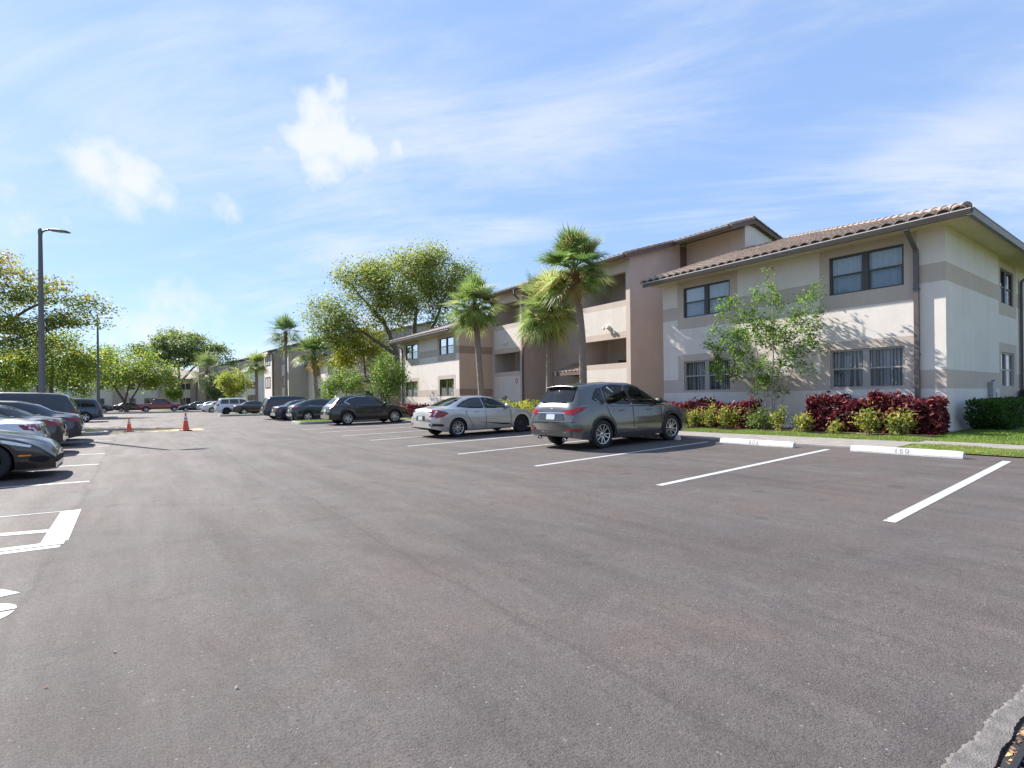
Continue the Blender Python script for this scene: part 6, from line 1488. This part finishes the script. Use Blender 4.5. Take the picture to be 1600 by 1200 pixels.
# left side trees
tree('spreading_tree', (-8.6, 45.0), [([(0, 0, 0), (.1, 0, 2.6), (.6, -.2, 4.4)], .30, .22), ([(.6, -.2, 4.4), (2.2, -1.0, 6.4), (4.4, -2.0, 8.0)], .16, .05), ([(.6, -.2, 4.4), (-.3, .4, 7.2), (-.9, .6, 9.8)], .17, .05), ([(.6, -.2, 4.4), (2.4, -1.2, 5.3), (5.0, -2.6, 6.2)], .13, .04), ([(.5, -.1, 4.2), (-2.0, 1.2, 6.2), (-4.2, 2.6, 8.0)], .16, .05), ([(.6, 0, 4.6), (1.4, -.6, 7.4), (1.7, -.9, 9.6)], .12, .04)],
     [(.4, -.2, 10.2, 2.6, 2.6, .7), (2.8, -1.6, 9.0, 2.4, 2.2, .65), (4.6, -2.6, 8.0, 2.1, 2.0, .5), (5.6, -3.2, 6.6, 1.7, 1.7, .45), (3.8, -2.2, 6.3, 2.3, 2.1, .5), (1.2, -.6, 7.9, 2.8, 2.6, .6), (-2.2, 1.2, 9.4, 2.8, 2.4, .7), (-3.8, 2.4, 7.4, 2.8, 2.4, .7), (.2, 0, 6.0, 3.6, 3.0, .6), (3.6, -2, 4.9, 2.4, 2.2, .6), (-1.0, .6, 4.6, 3.2, 2.8, .6), (6.4, -3.6, 7.4, .9, .9, .3), (-.6, .2, 11.3, 1.4, 1.4, .4)],
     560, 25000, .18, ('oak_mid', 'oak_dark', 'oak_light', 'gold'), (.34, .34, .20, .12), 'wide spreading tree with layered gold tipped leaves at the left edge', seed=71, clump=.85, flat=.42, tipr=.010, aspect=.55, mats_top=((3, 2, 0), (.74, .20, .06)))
tree('green_tree', (-6.6, 66), [([(0, 0, 0), (.2, 0, 2.5), (.3, 0, 5)], .22, .09)], [(.3, 0, 5.6, 3.4, 3.4, 2.2), (-3.0, 1.6, 4.6, 2.4, 2.4, 1.7), (3.0, -1.6, 4.9, 2.2, 2.2, 1.7), (.5, .2, 7.4, 2.0, 2.0, 1.0)], 130, 9500, .26, ('gold_lime', 'lime2', 'oak_mid', 'lime'), (.24, .32, .2, .24), 'yellow green tree behind the first lamp post', seed=72, clump=1.0)
tree('green_tree', (-13.5, 70), [([(0, 0, 0), (.2, 0, 5)], .24, .1)], [(0, 0, 5.2, 4.2, 4.2, 2.6), (4, -1, 4.4, 2.6, 2.6, 1.8), (-5, 2, 4.6, 3, 3, 2)], 120, 8500, .28, ('lime2', 'lime', 'oak_mid'), (.4, .35, .25), 'light green tree far left behind the rows of cars', seed=73, clump=1.1)
tree('light_tree', (-.9, 93), [([(0, 0, 0), (-.4, .2, 1.8), (-1.7, 1, 4.2)], .26, .1), ([(.1, 0, .3), (.7, -.3, 2.2), (1.7, -.9, 4.2)], .2, .08), ([(-.2, .1, 1.4), (.3, 0, 4), (.5, -.2, 6)], .16, .06)], [(0, 0, 7.2, 4.0, 4.0, 2.0), (-3.2, 2.1, 6.0, 2.7, 2.7, 1.7), (3.2, -2, 5.8, 2.8, 2.8, 1.6), (.6, -.2, 4.8, 3.4, 3.4, 1.2), (4.6, -2.8, 4.8, 1.7, 1.7, 1.0)], 170, 12000, .30, ('lime', 'lime2', 'oak_light', 'gold_lime'), (.36, .30, .20, .14), 'light green tree with forked trunk near the far end of the lot', seed=74, clump=1.1)
tree('domed_tree', (7.2, 112.5), [([(0, 0, 0), (-.4, .2, 3), (-.6, .4, 5)], .42, .3), ([(-.6, .4, 4.6), (-3, 2, 7.4), (-5, 3.2, 9)], .24, .08), ([(-.6, .4, 4.6), (1.6, -1, 7.6), (3.6, -2.2, 9.2)], .24, .08), ([(-.5, .3, 4.6), (-.6, .2, 8), (-.4, 0, 11)], .24, .08)], [(0, 0, 12.2, 4.6, 4.6, 1.6), (-4.2, 2.6, 10.6, 3.4, 3.4, 1.5), (4.2, -2.6, 10.6, 3.4, 3.4, 1.5), (-1.2, .8, 13.6, 2.4, 2.4, .9), (0, 0, 9.4, 5.4, 5, 1.5), (6.6, -3.8, 9.0, 1.8, 1.8, 1.0), (-6.4, 4, 8.8, 1.8, 1.8, 1.2)], 230, 17000, .36, ('oak_dark', 'teal', 'oak_mid', 'oak_light'), (.34, .26, .28, .12), 'dark domed shade tree at the far end of the lot', seed=75, clump=1.25, flat=.6, mats_top=((3, 2, 0), (.42, .40, .18)))
tree('far_tree', (-12, 108), [([(0, 0, 0), (0, 0, 5)], .3, .1)], [(0, 0, 6.0, 6, 5, 3.0), (6, 0, 5, 4, 4, 2.4)], 110, 8000, .36, ('oak_mid', 'lime2', 'oak_dark'), (.4, .3, .3), 'mid green tree beyond the dark suv at the far left end', seed=76, clump=1.3)
tree('far_tree', (-26, 92), [([(0, 0, 0), (0, 0, 5)], .3, .1)], [(0, 0, 6.2, 6, 5, 3.4), (8, 0, 5, 4, 4, 2.6)], 110, 8000, .36, ('oak_mid', 'lime2', 'oak_dark'), (.4, .3, .3), 'green tree farthest left behind the spreading tree', seed=77, clump=1.3)

# ------------------------------------------------------------------ drain at the lower right corner
M['old_concrete'] = mat('old_concrete', (.20, .185, .175), .95, col2=(.10, .092, .088), scale=16, detail=12, bump=.5, bscale=160)
M['leaf_litter'] = mat('leaf_litter', (.42, .26, .13), .9, col2=(.20, .11, .06), scale=40, bump=.8); M['pit'] = mat('pit', (.03, .03, .035), .95)
rgd = random.Random(9)
N = 150
outer = [(2.38 + 1.32 * i / N, .635 - .075 * (i / N) + .006 * math.sin(i * .11) + .004 * math.sin(i * .43 + 1) + .003 * math.sin(i * 1.1) + rgd.uniform(-.0022, .0022)) for i in range(N + 1)]
inner = [(2.38 + 1.32 * i / N, .515 + .012 * (i / N) + .004 * math.sin(i * .21) + rgd.uniform(-.002, .002)) for i in range(N + 1)]
mb = MB(); z = hz(3, .5)
mb.grid([[(x, y, z + .0055) for x, y in outer], [(x, y - .012, z + .012) for x, y in outer], [(x, y, z + .014) for x, y in inner], [(x, y - .004, z - .03) for x, y in inner]], 0, False)
for x0, x1 in ((2.38, 3.70),): pass
tag(mb.build('drain_collar', M['old_concrete']), 'broken grey concrete collar round the storm drain', 'drain collar')
mb = MB(); mb.face([(2.38, .505, z + .006), (3.70, .515, z + .006), (3.70, -.4, z + .006), (2.38, -.4, z + .006)]); tag(mb.build('drain_pit', M['pit']), kind='structure')  # flat black sheet over the asphalt, painted as shade inside the drain
gr = empty('drain_grate', (3.12, .165, z), label='black iron storm drain grate inside the concrete collar', cat='drain grate')
mb = MB(); mb.box(-.62, .62, .285, .305, .012, .05); mb.box(-.62, .62, -.45, -.43, .012, .05)
mb.box(-.64, -.62, -.45, .305, .012, .05); mb.box(.62, .64, -.45, .305, .012, .05); mb.build('frame', M['black_plastic'], gr)
mb = MB()
for k in range(24): mb.box(-.60 + k * .052, -.588 + k * .052, -.43, .285, .014, .046)
mb.box(-.62, .62, -.08, -.068, .016, .044); mb.build('bars', M['black_plastic'], gr)
rg = np.random.default_rng(5); n = 260; P = np.stack([rg.uniform(2.5, 3.5, n), rg.uniform(.43, .50, n), z + rg.uniform(.008, .03, n)], 1); M['dry'] = mat('dry', (.50, .30, .15), .8); M['dry2'] = mat('dry2', (.26, .15, .08), .8)
o = leaf_mesh('leaf_litter', P, .022, ('dry', 'dry2'), (.6, .4), rg, up=1.2); tag(o, 'dry brown leaves caught between the collar and the grate', 'leaf litter', kind='stuff')
# a few small leaves and chips lying on the asphalt
n = 90; X = rg.uniform(-1, 12, n); Y = rg.uniform(1.9, 26, n); P = np.stack([X, Y, H(X, Y) + .008], 1)
o = leaf_mesh('litter', P, .022, ('dry2', 'concrete'), (.75, .25), rg, up=3.0); tag(o, 'small fallen leaves and pale chips scattered on the asphalt', 'litter', kind='stuff')
